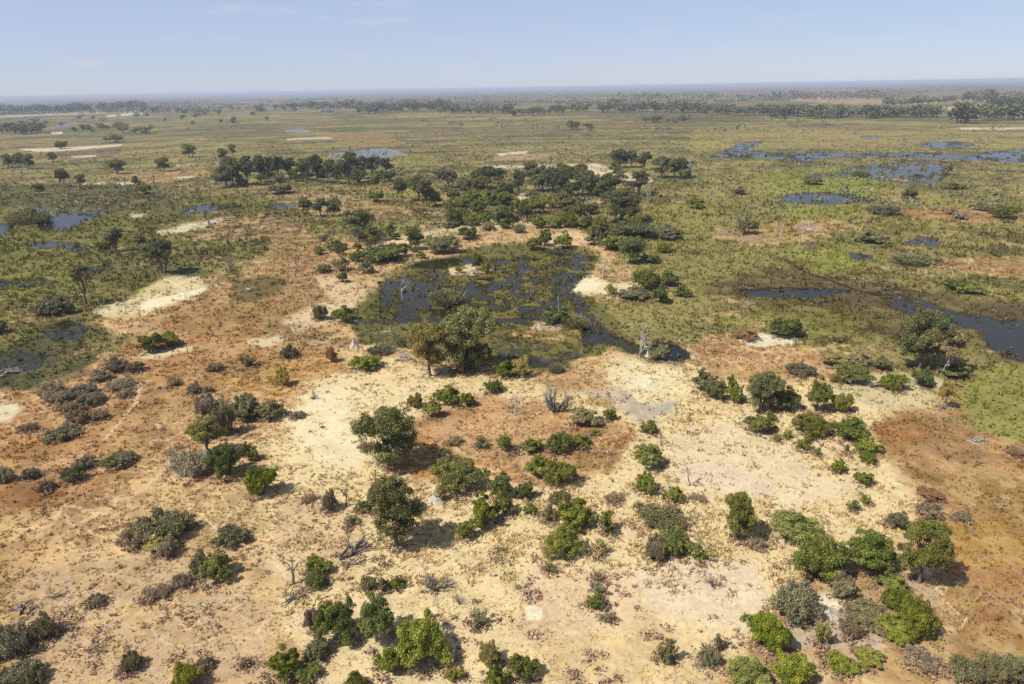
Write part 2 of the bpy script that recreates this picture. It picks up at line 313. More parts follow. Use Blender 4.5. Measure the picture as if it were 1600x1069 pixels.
P 220 196 150 1 2 5 W=0 d=.2 : 700,420 725,416 745,410 770,412 772,424 740,430 706,428
P 214 184 150 1 2 5 W=0 d=.2 : 826,514 840,503 870,505 888,511 870,518 832,520
P 146 124 62 1 3 10 W=0 m=.35 ms=80 d=1 : 800,508 830,516 890,516 915,505 910,528 860,532 800,525
P 134 122 62 .8 3 6 W=0 d=1 : 670,462 715,460 720,474 675,476
P 232 212 160 .95 4 8 d=.1 W=0 : 890,455 905,440 925,432 950,440 985,440 1000,452 950,460 910,462
P 246 230 184 .85 3 6 d=.05 : 895,452 915,438 940,444 925,456
P 224 200 150 .9 4 10 d=.3 : 575,385 600,372 640,365 690,358 730,350 735,360 690,368 640,378 600,386
P 218 190 140 .8 4 8 d=.3 : 700,360 760,345 810,342 860,352 800,356 740,366
P 236 205 165 .8 2 6 d=.2 : 790,310 830,300 835,310 800,316
P 220 190 150 .7 2 6 d=.2 : 830,320 900,318 950,310 940,318 880,325
P 222 190 144 .8 3 7 d=.3 : 840,372 900,360 925,372 900,386 850,388
P 226 196 150 .8 2 6 d=.3 : 900,265 960,272 1010,270 1020,285 960,282
P 90 94 52 .7 3 8 : 690,338 800,334 880,330 880,336 800,340 700,344
P 206 170 112 .7 5 10 d=.6 : 640,405 720,395 760,382 700,388 640,398
# animal tracks
L 230 205 160 0.96 2 8 t=1.2 d=.3 : 160,690 190,655 215,625 222,600
L 228 205 160 0.80 1.5 6 t=1.0 d=.3 : 340,770 360,800 345,830 380,850 400,880
L 228 205 160 0.80 1.5 6 t=1.0 d=.3 : 310,800 345,830 360,800 400,785 420,740
L 228 205 160 0.80 1.5 6 t=1.0 d=.3 : 345,830 330,850 360,860 400,810
L 230 205 160 0.80 2 8 t=1.5 d=.3 : 430,800 425,850 440,900 460,930 400,990
L 228 205 160 0.80 1.5 6 t=1.0 d=.3 : 230,970 270,955 290,985 330,960 350,940 400,975
L 228 205 160 0.64 1.5 6 t=1.0 d=.3 : 230,970 255,1005 300,1010 350,990 400,1000 450,985
L 224 200 155 0.80 1.5 6 t=1.0 d=.3 : 250,960 270,940 330,945 370,930
L 222 196 150 0.80 1.5 6 t=1.3 d=.3 : 860,955 880,980 905,1005 960,1020
L 222 196 150 0.64 1.5 6 t=1.2 d=.3 : 800,910 850,945 860,955
L 235 212 165 0.80 2 6 t=1.4 d=.2 : 1440,880 1470,930 1505,970 1500,985 1470,985 1440,960
L 205 170 110 0.80 1.5 6 t=1.2 d=.4 : 1440,770 1480,760 1500,745
L 214 184 120 0.80 2 8 t=1.6 d=.4 : 1050,620 1150,640 1250,640 1330,620
L 236 216 176 0.96 1.5 5 t=1.2 : 230,468 265,452 300,434
L 236 216 176 0.96 1.5 5 t=1.2 : 258,436 280,446 290,454
P 236 222 180 .95 1.2 2.2 d=0 : 819,949 832,946 847,949 849,964 842,969 822,968
P 60 60 45 1 3 10 W=.7 m=.5 ms=80 : 1440,470 1500,484 1560,500 1700,510 1700,570 1610,555 1560,545 1540,520 1480,505
P 60 60 45 1 2 8 W=.52 m=.7 ms=90 : -40,560 30,550 80,555 60,575 0,590 -40,595
P 60 60 45 1 2 8 W=.50 m=.7 ms=90 : 60,512 110,500 140,512 120,530 80,532
P 60 60 45 1 1.5 6 W=.65 m=.6 ms=100 : -20,440 60,432 90,440 40,450 -20,452
P 60 60 45 1 1.5 6 W=.65 m=.6 ms=100 : 100,420 170,412 180,420 130,428
P 60 60 45 1 2 8 W=.7 m=.6 ms=90 : 935,500 960,520 1000,540 1020,550 990,552 950,540 925,530
'''
def parse_ops():
    out = []
    for ln in OPS.strip().splitlines():
        ln = ln.split('#')[0].strip()
        if not ln: continue
        h, pts = ln.split(':'); h = h.split(); d = dict(k=h[0], c=S(*map(float, h[1:4])), s=1.0, f=8.0, w=10.0, m=0.0, W=None, d=None, t=3.0, ms=60.0)
        pos = iter('sfw')
        for kv in h[4:]:
            k, v = kv.split('=') if '=' in kv else (next(pos), kv)
            d[k] = float(v)
        d['p'] = np.array([tuple(map(float, q.split(','))) for q in pts.split()]); out.append(d)
    return out
OPL = parse_ops()
def seg_dist(x, y, P, closed):
    D = np.full(x.shape, 1e9); ins = np.zeros(x.shape, bool); n = len(P)
    for i in range(n if closed else n - 1):
        ax, ay = P[i]; bx, by = P[(i + 1) % n]; ex, ey = bx - ax, by - ay
        t = np.clip(((x - ax) * ex + (y - ay) * ey) / (ex * ex + ey * ey + 1e-9), 0, 1)
        D = np.minimum(D, (x - ax - t * ex) ** 2 + (y - ay - t * ey) ** 2)
        if closed and ay != by:
            c = ((ay > y) != (by > y)) & (x < (bx - ax) * (y - ay) / (by - ay) + ax); ins ^= c
    D = np.sqrt(D); return np.where(ins, D, -D) if closed else D
def cells(x, y, s):
    """distance to the border between scattered patches, and a random number for each patch"""
    ix, iy = np.floor(x), np.floor(y); f1 = np.full(x.shape, 9.); f2 = f1.copy(); idr = np.zeros(x.shape)
    for dx in (-1, 0, 1):
        for dy in (-1, 0, 1):
            cx, cy = ix + dx, iy + dy; d = np.hypot(cx + _h(cx, cy, s) - x, cy + _h(cx, cy, s + 5) - y); q = d < f1
            f2 = np.where(q, f1, np.minimum(f2, d)); idr = np.where(q, _h(cx, cy, s + 9), idr); f1 = np.where(q, d, f1)
    return f2 - f1, idr
def land(X, Y):
    """albedo, wetness (above .45 is under water) and grass density of the ground at X, Y"""
    X = np.asarray(X, float); Y = np.asarray(Y, float)
    r = np.hypot(X, Y) + 1e-6; az = np.arctan2(X, Y); lr = np.log(r)
    u, v = to_px(X, Y)
    k = np.clip((v - 137) / 650.0, .02, .8)                      # how much the ground is foreshortened there
    n1 = fbm(az * 26, lr * 26, 1, 7, .6) - .5; n2 = fbm(az * 26, lr * 26, 41, 7, .6) - .5
    c = np.zeros(X.shape + (3,)); mixc = lambda m, a: c.__imul__(1 - m[..., None]).__iadd__(m[..., None] * a)
    t = sst(.35, .65, fbm(az * 14, lr * 20, 3, 5)); c += S(112, 105, 54) + t[..., None] * (S(156, 141, 78) - S(112, 105, 54))
    mixc(.8 * sst(.54, .66, fbm(az * 12, lr * 22, 11, 5)), S(126, 106, 64))
    mixc(.8 * sst(.55, .68, fbm(az * 15, lr * 30, 15, 5)), S(160, 150, 70))
    mixc(.85 * sst(.57, .70, fbm(az * 13, lr * 30, 19, 5)), S(88, 78, 46))
    mixc(.5 * sst(.58, .7, fbm(az * 60, lr * 60, 23, 4)), S(108, 106, 54))
    mixc(.5 * sst(.58, .7, fbm(az * 75, lr * 75, 27, 4)), S(172, 158, 98))
    fr_ = np.clip((r - 350) / 900, 0, 1); mixc(.75 * fr_ * sst(.52, .62, fbm(az * 9, lr * 45, 31, 5)), S(96, 86, 52)); mixc(.6 * fr_ * sst(.54, .64, fbm(az * 11, lr * 60, 35, 5)), S(134, 104, 68)); mixc(.6 * fr_ * sst(.55, .66, fbm(az * 8, lr * 40, 38, 4)), S(104, 104, 56))
    wet = np.zeros(X.shape); den = np.ones(X.shape)
    for o in OPL:
        P = o['p']; W = o['w']; f = o['f'] if o['f'] < 8 else 4 + o['f'] * .4
        uu = u + 2.4 * W * n1; vv = v + 2.4 * W * n2 * np.minimum(k * 1.3, .8)
        if o['k'] == 'E':
            cx, cy = P[0]; rx, ry = P[1]
            q = np.sqrt(((uu - cx) / rx) ** 2 + ((vv - cy) / ry) ** 2); sd = (1 - q) * min(rx, ry)
        else:
            pad = f + o['t'] + 6; b = (uu > P[:, 0].min() - pad) & (uu < P[:, 0].max() + pad) & (vv > P[:, 1].min() - pad) & (vv < P[:, 1].max() + pad)
            sd = np.full(X.shape, -1e3); s = seg_dist(uu[b], vv[b], P, o['k'] == 'P'); sd[b] = s if o['k'] == 'P' else o['t'] - s
        m = sst(-f, f, sd) * o['s']
        if o['m'] > 0:
            q = fbm(az * o['ms'], lr * o['ms'], 60 + int(P[0, 0]) % 37, 4); m = m * (1 - o['m'] * sst(.42, .60, q))
        if o['W'] is not None:
            wet = wet * (1 - m) + m * o['W']
            if o['W'] <= 0: mixc(m, o['c'])
            else: mixc(sst(.05, .5, m), o['c'])
        else: mixc(m, o['c'])
        if o['d'] is not None: den = den * (1 - m) + m * o['d']
    e = (wet > .04) & (wet < .95); wet = np.clip(np.where(e, wet + .75 * (fbm(az * 150, lr * 95, 71, 3) - .5), wet), 0, 1)
    dry = sst(.78, 1.0, den) * (c[..., 0] > c[..., 1] * 1.22)                        # old tussock patches on the dry slopes
    nn = fbm(X / 4.2, Y / 4.2, 81, 4); n3 = fbm(X / 11, Y / 11, 85, 3); tan = S(222, 184, 122); brn = S(162, 124, 78); olv = S(158, 138, 76)
    near = np.clip(420 / r, 0, 1) * dry; rusty = sst(1.42, 1.75, c[..., 0] / c[..., 1])
    c = c + (near * (.55 - .38 * rusty) * sst(.50, .60, nn))[..., None] * (tan - c); c = c + (near * .50 * sst(.47, .36, nn))[..., None] * (np.minimum(c, brn) * (1 - .25 * rusty[..., None]) - c)
    c = c + (near * (.35 - .1 * rusty) * sst(.52, .64, n3))[..., None] * (olv - c)
    wx = X / 3.6 + 1.6 * (fbm(X / 5, Y / 5, 51, 3) - .5); wy = Y / 3.6 + 1.6 * (fbm(X / 5, Y / 5, 55, 3) - .5)     # hoof paths between brown hummocks
    ed, idr = cells(wx, wy, 61); ar = sst(.46, .62, fbm(X / 26, Y / 26, 57, 3)) * np.clip(260 / r, 0, 1) ** 2 * sst(.82, 1.0, den) * (c[..., 0] > c[..., 1] * 1.18)
    c = c + (ar * .62 * sst(.14, .32, ed) * sst(.35, .7, idr))[..., None] * (S(158, 120, 78) - c); c = c + (ar * .55 * sst(.13, .04, ed))[..., None] * (S(234, 204, 150) - c)
    return c, wet, den, (u, v, k, r, az, lr)
WATER_Z = -0.35
def height(X, Y, wet, den, r):
    fade = np.clip(400.0 / r, 0.05, 1)
    return (fbm(X / 9, Y / 9, 5, 3) - .5) * .30 * np.clip(fade, 0, 1) + (fbm(X / 1.7, Y / 1.7, 8, 2) - .5) * .09 * np.clip(160 / r - .3, 0, 1) - .95 * wet
def build_ground():
    fine = np.radians(np.linspace(-50, 50, 961)); rest = np.radians(np.linspace(50, 310, 40)[1:-1])
    az = np.concatenate([fine, rest]); na = len(az)
    dep = np.concatenate([np.radians([80, 66, 58]), np.radians(np.linspace(52, 5, 640)), np.radians(np.linspace(5, .055, 180)[1:])])
    rr = HC / np.tan(dep); nr = len(rr)
    A, RR = np.meshgrid(az, rr); X = (RR * np.sin(A)).ravel(); Y = (RR * np.cos(A)).ravel()
    c, wet, den, aux = land(X, Y)
    Z = height(X, Y, wet, den, aux[3])
    V = np.concatenate([np.stack([X, Y, Z], 1), [[0, 0, 0]]]); col = np.concatenate([c, c[:1]])
    i = np.arange(nr - 1)[:, None] * na; j = np.arange(na)[None, :]; j2 = (j + 1) % na
    q = np.stack([i + j, i + na + j, i + na + j2, i + j2], -1).reshape(-1, 4)
    fan = np.stack([np.full(na, len(V) - 1), np.arange(na), (np.arange(na) + 1) % na, (np.arange(na) + 1) % na], 1)
    q = q[:, ::-1]
    m, nt, p = new_mat('ground_soil_and_grass')
    at = N(nt, 'ShaderNodeAttribute'); at.attribute_name = 'col'; tx = N(nt, 'ShaderNodeTexCoord'); L = nt.links
    def noise(s, d=4):
        n = N(nt, 'ShaderNodeTexNoise'); n.inputs['Scale'].default_value = s; n.inputs['Detail'].default_value = d; L.new(tx.outputs['Object'], n.inputs[0]); return n.outputs[0]
    a, b, e = noise(.22, 5), noise(1.3, 4), noise(5.0, 3)
    def mr(o, lo, hi, i0=.3, i1=.7):
        n = N(nt, 'ShaderNodeMapRange'); n.inputs[1].default_value = i0; n.inputs[2].default_value = i1; n.inputs[3].default_value = lo; n.inputs[4].default_value = hi; L.new(o, n.inputs[0]); return n.outputs[0]
    val = mathn(nt, 'MULTIPLY', mathn(nt, 'MULTIPLY', mr(a, .88, 1.10), mr(b, .86, 1.11)), mr(e, .86, 1.11))
    hs = N(nt, 'ShaderNodeHueSaturation'); L.new(at.outputs['Color'], hs.inputs['Color']); L.new(val, hs.inputs['Value'])
    L.new(mr(noise(.6, 4), .492, .507), hs.inputs['Hue']); L.new(mr(noise(.9, 3), 1.05, .84), hs.inputs['Saturation'])
    L.new(hs.outputs[0], p.inputs['Base Color']); p.inputs['Roughness'].default_value = .95; p.inputs['Specular IOR Level'].default_value = .1
    bp = N(nt, 'ShaderNodeBump'); bp.inputs['Strength'].default_value = .4; bp.inputs['Distance'].default_value = .14
    L.new(mathn(nt, 'ADD', b, mathn(nt, 'MULTIPLY', e, .5)), bp.inputs['Height']); L.new(bp.outputs[0], p.inputs['Normal'])
    me = mesh_np('ground', V, q, m, col=col, smooth=True)
    o = link('ground', me); tag(o, 'dry sandy and grassy ground of the island and marsh', 'ground', kind='structure')
    # water: one level sheet that shows wherever the ground dips below it
    n = 64; R = 9000.0; ang = np.linspace(0, 2 * np.pi, n, endpoint=False)
    V = np.concatenate([[[0, 0, WATER_Z]], np.stack([R * np.cos(ang), R * np.sin(ang), np.full(n, WATER_Z)], 1)])
    Fc = np.stack([np.zeros(n, int), 1 + np.arange(n), 1 + (np.arange(n) + 1) % n], 1)
    m, nt, p = new_mat('still_marsh_water'); nt.nodes.remove(p); p = N(nt, 'ShaderNodeBsdfGlossy'); p.inputs['Roughness'].default_value = .05; p.inputs['Color'].default_value = (.62, .63, .64, 1)
    tp = N(nt, 'ShaderNodeBsdfTransparent'); tp.inputs['Color'].default_value = (.80, .76, .58, 1); fr = N(nt, 'ShaderNodeFresnel'); fr.inputs['IOR'].default_value = 1.33; mw = N(nt, 'ShaderNodeMixShader')
    nt.links.new(fr.outputs[0], mw.inputs[0]); nt.links.new(tp.outputs[0], mw.inputs[1]); nt.links.new(p.outputs[0], mw.inputs[2]); nt.links.new(mw.outputs[0], nt.nodes['Material Output'].inputs[0])
    tx = N(nt, 'ShaderNodeTexCoord'); nn = N(nt, 'ShaderNodeTexNoise'); nn.inputs['Scale'].default_value = 1.1; nn.inputs['Detail'].default_value = 3
    nt.links.new(tx.outputs['Object'], nn.inputs[0]); bp = N(nt, 'ShaderNodeBump'); bp.inputs['Strength'].default_value = .25; bp.inputs['Distance'].default_value = .1
    nt.links.new(nn.outputs[0], bp.inputs['Height']); nt.links.new(bp.outputs[0], p.inputs['Normal'])
    o = link('water', mesh_np('water', V, Fc, m)); tag(o, 'still blue water in the pools and channels of the marsh', 'water', kind='structure')
build_ground()
def grass(name, label, n, r0, r1, size, seed, zone):
    g = np.random.default_rng(seed)
    az = np.radians(g.uniform(-44, 44, n)); r = np.exp(g.uniform(math.log(r0), math.log(r1), n)); X = r * np.sin(az); Y = r * np.cos(az)
    c, wet, den, aux = land(X, Y); u, v, k = aux[:3]
    cl = fbm(X / 3.1, Y / 3.1, 77, 3)
    keep = (u > -60) & (u < 1660) & (v < 1130) & (g.random(n) < den * zone(X, Y, c, cl, u, v)) & ((wet < .42) | (g.random(n) < .06))
    X, Y, r, c, wet, den = X[keep], Y[keep], r[keep], c[keep], wet[keep], den[keep]; n = len(X)
    Z = height(X, Y, wet, den, r); Z = np.maximum(Z, WATER_Z) - .03
    s = size(r, n, g) * (.6 + .8 * g.random(n))
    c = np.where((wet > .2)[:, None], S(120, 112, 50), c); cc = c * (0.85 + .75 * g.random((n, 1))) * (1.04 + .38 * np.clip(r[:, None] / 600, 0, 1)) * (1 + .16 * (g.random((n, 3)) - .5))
    V = []; K = []; B = 4
    for b in range(B):
        a = g.uniform(0, 2 * np.pi, n); dx, dy = np.cos(a), np.sin(a); wd = s * g.uniform(.16, .34, n); h = s * g.uniform(.45, 1.0, n)
        ln = g.uniform(.1, .7, n) * s; a2 = g.uniform(0, 2 * np.pi, n); ox, oy = g.normal(0, .28, (2, n)) * s
        p0 = np.stack([X + ox - dx * wd, Y + oy - dy * wd, Z], 1); p1 = np.stack([X + ox + dx * wd, Y + oy + dy * wd, Z], 1)
        p2 = np.stack([X + ox + np.cos(a2) * ln, Y + oy + np.sin(a2) * ln, Z + h], 1)
        V.append(np.stack([p0, p1, p2], 1)); K.append(np.repeat(cc[:, None, :] * (.85 + .3 * g.random((n, 1, 1))), 3, 1))
    V = np.concatenate(V).reshape(-1, 3); K = np.concatenate(K).reshape(-1, 3)
    o = link(name, mesh_np(name, V, np.arange(len(V)).reshape(-1, 3), GRASSM, col=K)); tag(o, label, 'grass', kind='stuff')
def mk_grassm():
    m, nt, p = new_mat('grass_blades'); at = N(nt, 'ShaderNodeAttribute'); at.attribute_name = 'col'; nt.links.new(at.outputs['Color'], p.inputs['Base Color'])
    p.inputs['Roughness'].default_value = .8; p.inputs['Specular IOR Level'].default_value = .1
    tr = N(nt, 'ShaderNodeBsdfTranslucent'); nt.links.new(at.outputs['Color'], tr.inputs['Color']); ms = N(nt, 'ShaderNodeMixShader'); ms.inputs[0].default_value = .4
    nt.links.new(p.outputs[0], ms.inputs[1]); nt.links.new(tr.outputs[0], ms.inputs[2]); nt.links.new(ms.outputs[0], nt.nodes['Material Output'].inputs[0]); return m
GRASSM = mk_grassm()
dryz = lambda X, Y, c, cl, u, v: np.where((c[:, 0] > c[:, 1] * 1.22), .22 + .85 * sst(.46, .62, cl), .2)
wetz = lambda X, Y, c, cl, u, v: np.where((c[:, 0] < c[:, 1] * 1.35), .3 + .8 * sst(.42, .6, cl), .05) * np.clip(1.5 - np.hypot(X, Y) / 800, .15, 1)
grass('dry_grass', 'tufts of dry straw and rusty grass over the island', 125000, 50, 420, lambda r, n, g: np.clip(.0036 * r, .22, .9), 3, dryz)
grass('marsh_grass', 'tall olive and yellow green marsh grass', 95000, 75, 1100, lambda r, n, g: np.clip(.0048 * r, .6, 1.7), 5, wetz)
# ------------------------------------------------------------------ plant shapes (built once per shape, then copied)
def unit(a): return a / (np.linalg.norm(a, axis=-1, keepdims=True) + 1e-9)
def quads(Cn, Nn, sz, g, asp=1.5):
    n = len(Cn); t = unit(np.cross(Nn, unit(g.normal(size=(n, 3))))); b = np.cross(Nn, t); s = (sz * (.6 + .8 * g.random(n)))[:, None] * .5
    V = np.stack([Cn - t * s * asp, Cn - b * s * .8, Cn + t * s * asp, Cn + b * s * .8], 1).reshape(-1, 3)
    return V, np.arange(n * 4).reshape(-1, 4)
def foliage(blobs, n, sz, g, down=-.35, rnd=.75, fill=.18, squash=.85):
    """leaf faces over the skins of many small clumps; blobs = rows of x, y, z, radius"""
    B = np.asarray(blobs, float); pr = B[:, 3] ** 2; i = g.choice(len(B), n, p=pr / pr.sum())
    d = unit(g.normal(size=(n * 2, 3))); d = d[d[:, 2] > down][:n]; d = np.concatenate([d, unit(np.abs(g.normal(size=(n - len(d), 3))))]) if len(d) < n else d
    f = 1 - .32 * g.random(n) ** 2 + .10 * g.normal(size=n); f = np.where(g.random(n) < fill, g.random(n) * .8, f); f = np.where(g.random(n) < .12, f + .35 * g.random(n) ** 2, f)
    P = B[i, :3] + d * (B[i, 3] * f)[:, None] * np.array([1, 1, squash])
    ok = P[:, 2] > .03; P = P[ok]; d = d[ok]; i = i[ok]
    ct = g.random(len(B))                                    # each clump leans to its own leaf tone
    nn = unit(d + rnd * g.normal(size=d.shape)); V, Fq = quads(P, nn, sz, g)
    return V, Fq, np.repeat(np.clip(.55 * ct[i] + .45 * g.random(len(P)) + .12 * g.normal(size=len(P)), 0, 1), 4)
def clumps(lobes, per, rs, g, zmin=-.3):
    out = []
    for (x, y, z, r, rz) in lobes:
        m = max(4, int(per * r * r)); d = unit(g.normal(size=(m * 3, 3))); d = d[d[:, 2] > zmin][:m]
        q = r * (.72 + .30 * g.random(len(d)))
        for k in range(len(d)): out.append((x + d[k, 0] * q[k], y + d[k, 1] * q[k], max(.15, z + d[k, 2] * q[k] * rz), r * rs * (.65 + .7 * g.random())))
        out.append((x, y, z, r * .62))
    return out
def tube(paths, sides=5):
    """paths = lists of (x, y, z, radius); returns one mesh of tapered limbs"""
    V = []; Fq = []; k = 0; a = np.linspace(0, 2 * np.pi, sides, endpoint=False)
    for p in paths:
        p = np.asarray(p, float); n = len(p); dr = unit(np.gradient(p[:, :3], axis=0)); ref = np.where(np.abs(dr[:, 2:3]) > .9, np.array([[1., 0, 0]]), np.array([[0, 0, 1.]]))
        e1 = unit(np.cross(dr, ref)); e2 = np.cross(dr, e1)
        R = p[:, None, :3] + p[:, None, 3:4] * (np.cos(a)[None, :, None] * e1[:, None] + np.sin(a)[None, :, None] * e2[:, None])
        V.append(R.reshape(-1, 3)); j = np.arange(sides); j2 = (j + 1) % sides
        for s in range(n - 1): Fq.append(np.stack([k + s * sides + j, k + s * sides + j2, k + (s + 1) * sides + j2, k + (s + 1) * sides + j], 1))
        if sides >= 4: Fq.append(np.array([[k + (n - 1) * sides + x for x in (0, 1, 2, 3)]]))
        k += n * sides
    return np.concatenate(V), np.concatenate(Fq)
def limb(a, b, r0, r1, g, bend=.12, n=5):
    a = np.asarray(a, float); b = np.asarray(b, float); L = np.linalg.norm(b - a); t = np.linspace(0, 1, n)
    w = np.cumsum(g.normal(size=(n, 3)), 0) * bend * L / n; w -= t[:, None] * w[-1]; w[0] = 0
    P = a + (b - a) * t[:, None] + w; r = r0 + (r1 - r0) * t ** .8
    return np.concatenate([P, r[:, None]], 1)
def branching(base, d, L, r, g, depth, out, spread=.6, kids=(2, 4), up=.15, gnarl=.25):
    d = unit(np.asarray(d, float)); e = np.asarray(base) + d * L; p = limb(base, e, r, r * .62, g, gnarl, 5); out.append(p)
    if depth <= 0: return
    for k in range(int(g.integers(*kids)) + 1):
        t = g.uniform(.5, 1.0) if k else 1.0; i = min(4, int(round(t * 4))); b = p[i, :3]
        nd = unit(d + spread * g.normal(size=3) + np.array([0, 0, up])); branching(b, nd, L * g.uniform(.5, .8), p[i, 3] * .72, g, depth - 1, out, spread, kids, up, gnarl)
def bush_shape(seed, R=2.6, H=3.0, nl=7, n=14000, sz=.13, flat=1.0, tall=False):
    g = np.random.default_rng(seed); L = [(0, 0, H * .48, R * .55, H / R * .42)]
    for k in range(nl):
        a = 2 * np.pi * (k + g.uniform(-.3, .3)) / nl; q = R * g.uniform(.36, .72); r = R * g.uniform(.22, .50)
        L.append((q * math.cos(a), q * math.sin(a) * flat, H * g.uniform(.24, .58), r, g.uniform(.8, 1.15)))
    if tall: L += [(g.normal() * .3, g.normal() * .3, H * .75, R * .42, 1.1)]
    V, Fq, t = foliage(clumps(L, 6.0, .32, g), n, sz, g)
    st = [limb((0, 0, -.1), (g.normal() * R * .45, g.normal() * R * .45, H * g.uniform(.5, .8)), .09, .02, g, .2) for _ in range(7)]
    return ('foliage', V, Fq, t), ('stems',) + tube(st)
def open_bush_shape(seed, R=2.0, H=2.6, n=1500, sz=.20, stems=16):
    g = np.random.default_rng(seed); st = []; bl = []
    for k in range(stems):
        a = g.uniform(0, 2 * np.pi); q = R * math.sqrt(g.random()) * .9; h = H * (1 - .45 * (q / R) ** 2) * g.uniform(.65, 1); e = (q * math.cos(a), q * math.sin(a), h)
        p = limb((e[0] * .15, e[1] * .15, -.1), e, .05, .015, g, .2); st.append(p)
        for i in (2, 3, 4): bl.append((*p[i, :3], R * g.uniform(.14, .26)))
    V, Fq, t = foliage(bl, n, sz, g, down=-.9, rnd=1.2, fill=.5); return ('foliage', V, Fq, t), ('stems',) + tube(st, 4)
def scrub_shape(seed, R=2.2, H=1.7, n=9000, tw=170):
    g = np.random.default_rng(seed); L = [(g.normal() * R * .15, g.normal() * R * .15, H * .42, R * .5, H / R * .6)]
    for k in range(6): a = k * 1.05 + g.uniform(-.3, .3); q = R * g.uniform(.45, .72); L.append((q * math.cos(a), q * math.sin(a), H * g.uniform(.2, .5), R * g.uniform(.26, .42), H / R * .95))
    V, Fq, t = foliage(clumps(L, 7, .34, g), n, .10, g, down=-.6, rnd=1.5, fill=.35); st = []
    for k in range(tw):
        x, y, z, r, q = L[k % 7]; d = unit(g.normal(size=3) + np.array([0, 0, .4])); d[2] = abs(d[2]); st.append(limb((x * .5, y * .5, -.05), (x + d[0] * r * 1.1, y + d[1] * r * 1.1, z + d[2] * r * q * 1.25), .022, .009, g, .3, 4))
    return ('foliage', V, Fq, t), ('twigs',) + tube(st, 3)
def tree_shape(seed, R=4.2, H=9.0, nl=12, n=28000, sz=.165, stems=1, crown0=.20, low=False):
    g = np.random.default_rng(seed); L = []; tr = []
    fork = [((g.normal() * .5 * (stems - 1)), (g.normal() * .5 * (stems - 1))) for _ in range(stems)]
    for k in range(nl):
        a = 2 * np.pi * (k * .618 + g.uniform(-.06, .06)); q = R * math.sqrt((k + .4) / nl) * .74; z = H * (crown0 + (1 - crown0) * ((.74 - .45 * (q / R) ** 1.5) * (1 if k % 3 else .55)) + g.uniform(-.07, .07)); r = R * g.uniform(.30, .44)
        x, y = q * math.cos(a), q * math.sin(a); L.append((x, y, z, r, g.uniform(.65, .9)))
        bx, by = fork[k % stems]; f = (bx * 1.3 + g.normal() * .12, by * 1.3 + g.normal() * .12, H * g.uniform(.22, .34)); tr.append(limb(f, (x * .9, y * .9, z + r * .2), .17, .03, g, .22, 6))
    for bx, by in fork: tr.append(limb((bx * .5, by * .5, -.3), (bx * 1.3, by * 1.3, H * .36), .36 / math.sqrt(stems), .20 / math.sqrt(stems), g, .12, 6)); tr.append(np.array([(bx * .5, by * .5, -.3, .55 / math.sqrt(stems)), (bx * .5, by * .5, .35, .36 / math.sqrt(stems))]))
    if low:
        for k in range(5): a = g.uniform(0, 6.28); L.append((R * .5 * math.cos(a), R * .5 * math.sin(a), H * .28, R * .33, .9))
    V, Fq, t = foliage(clumps(L, 4.6, .34, g, -.45), n, sz, g, down=-.6, fill=.16)
    return ('crown', V, Fq, t), ('trunk',) + tube(tr, 7)
def dead_shape(seed, H=8.0, r=.30, depth=4, spread=.55, lean=(0, 0), kids=(1, 3), forks=1):
    g = np.random.default_rng(seed); out = []
    for k in range(forks):
        branching((g.normal() * .2 * (forks - 1), g.normal() * .2 * (forks - 1), -.2), (lean[0] + g.normal() * .2 * (forks - 1), lean[1] + g.normal() * .2 * (forks - 1), 1), H * .36, r, g, depth, out, spread, kids, .22)
    V, Fq = tube(out, 5); return (('branches', V, Fq),)
def bare_shrub_shape(seed, H=2.6, n=12):
    g = np.random.default_rng(seed); out = []
    for k in range(n): branching((g.normal() * .15, g.normal() * .15, -.1), (g.normal() * .8, g.normal() * .8, .9), H * .42, .10, g, 3, out, .55, (1, 3), .1)
    V, Fq = tube(out, 4); return (('branches', V, Fq),)
def fallen_shape(seed, L=6.0, n=5, r=.26):
    g = np.random.default_rng(seed); out = []
    for k in range(n): branching((g.normal() * .8 - L * .3, g.normal() * .7, .12 + .1 * k), (1, g.normal() * .5, .06), L * .42, r * g.uniform(.6, 1), g, 3, out, .5, (1, 3), .02)
    for p in out: p[:, 2] = np.maximum(p[:, 2] * .75, p[:, 3] * .8)
    V, Fq = tube(out, 5); return (('branches', V, Fq),)
def snag_shape(seed, H=4.0, r=.24):
    g = np.random.default_rng(seed); m = limb((0, 0, -.2), (g.normal() * .35, g.normal() * .35, H), r, r * .35, g, .15, 7); out = [m]
    for k in range(4):
        i = int(g.integers(3, 6)); branching(m[i, :3], (g.normal(), g.normal(), .6), H * .2, m[i, 3] * .55, g, 1, out, .5, (1, 2), .2)
    V, Fq = tube(out, 6); return (('trunk', V, Fq),)
def mound_shape(seed, R=1.7, H=2.4):
    g = np.random.default_rng(seed); na, nr = 28, 22; V = []
    for j in range(nr):
        t = j / (nr - 1); z = H * t; rad = R * ((1 - t) ** 2.1 * .86 + .13 * (1 - t ** 3) ** .5)
        for i in range(na):
            a = 2 * np.pi * i / na; q = rad * (1 + .28 * (vnoise(np.array([3 * math.cos(a) + 9]), np.array([3 * math.sin(a) + t * 5]), seed)[0] - .5) * 2 + .05 * math.sin(5 * a + seed))
            V.append((q * math.cos(a) + .25 * math.sin(t * 2.2), q * math.sin(a), z - .1))
    Fq = [(j * na + i, j * na + (i + 1) % na, (j + 1) * na + (i + 1) % na, (j + 1) * na + i) for j in range(nr - 1) for i in range(na)]
    return (('mound', np.array(V), np.array(Fq)),)
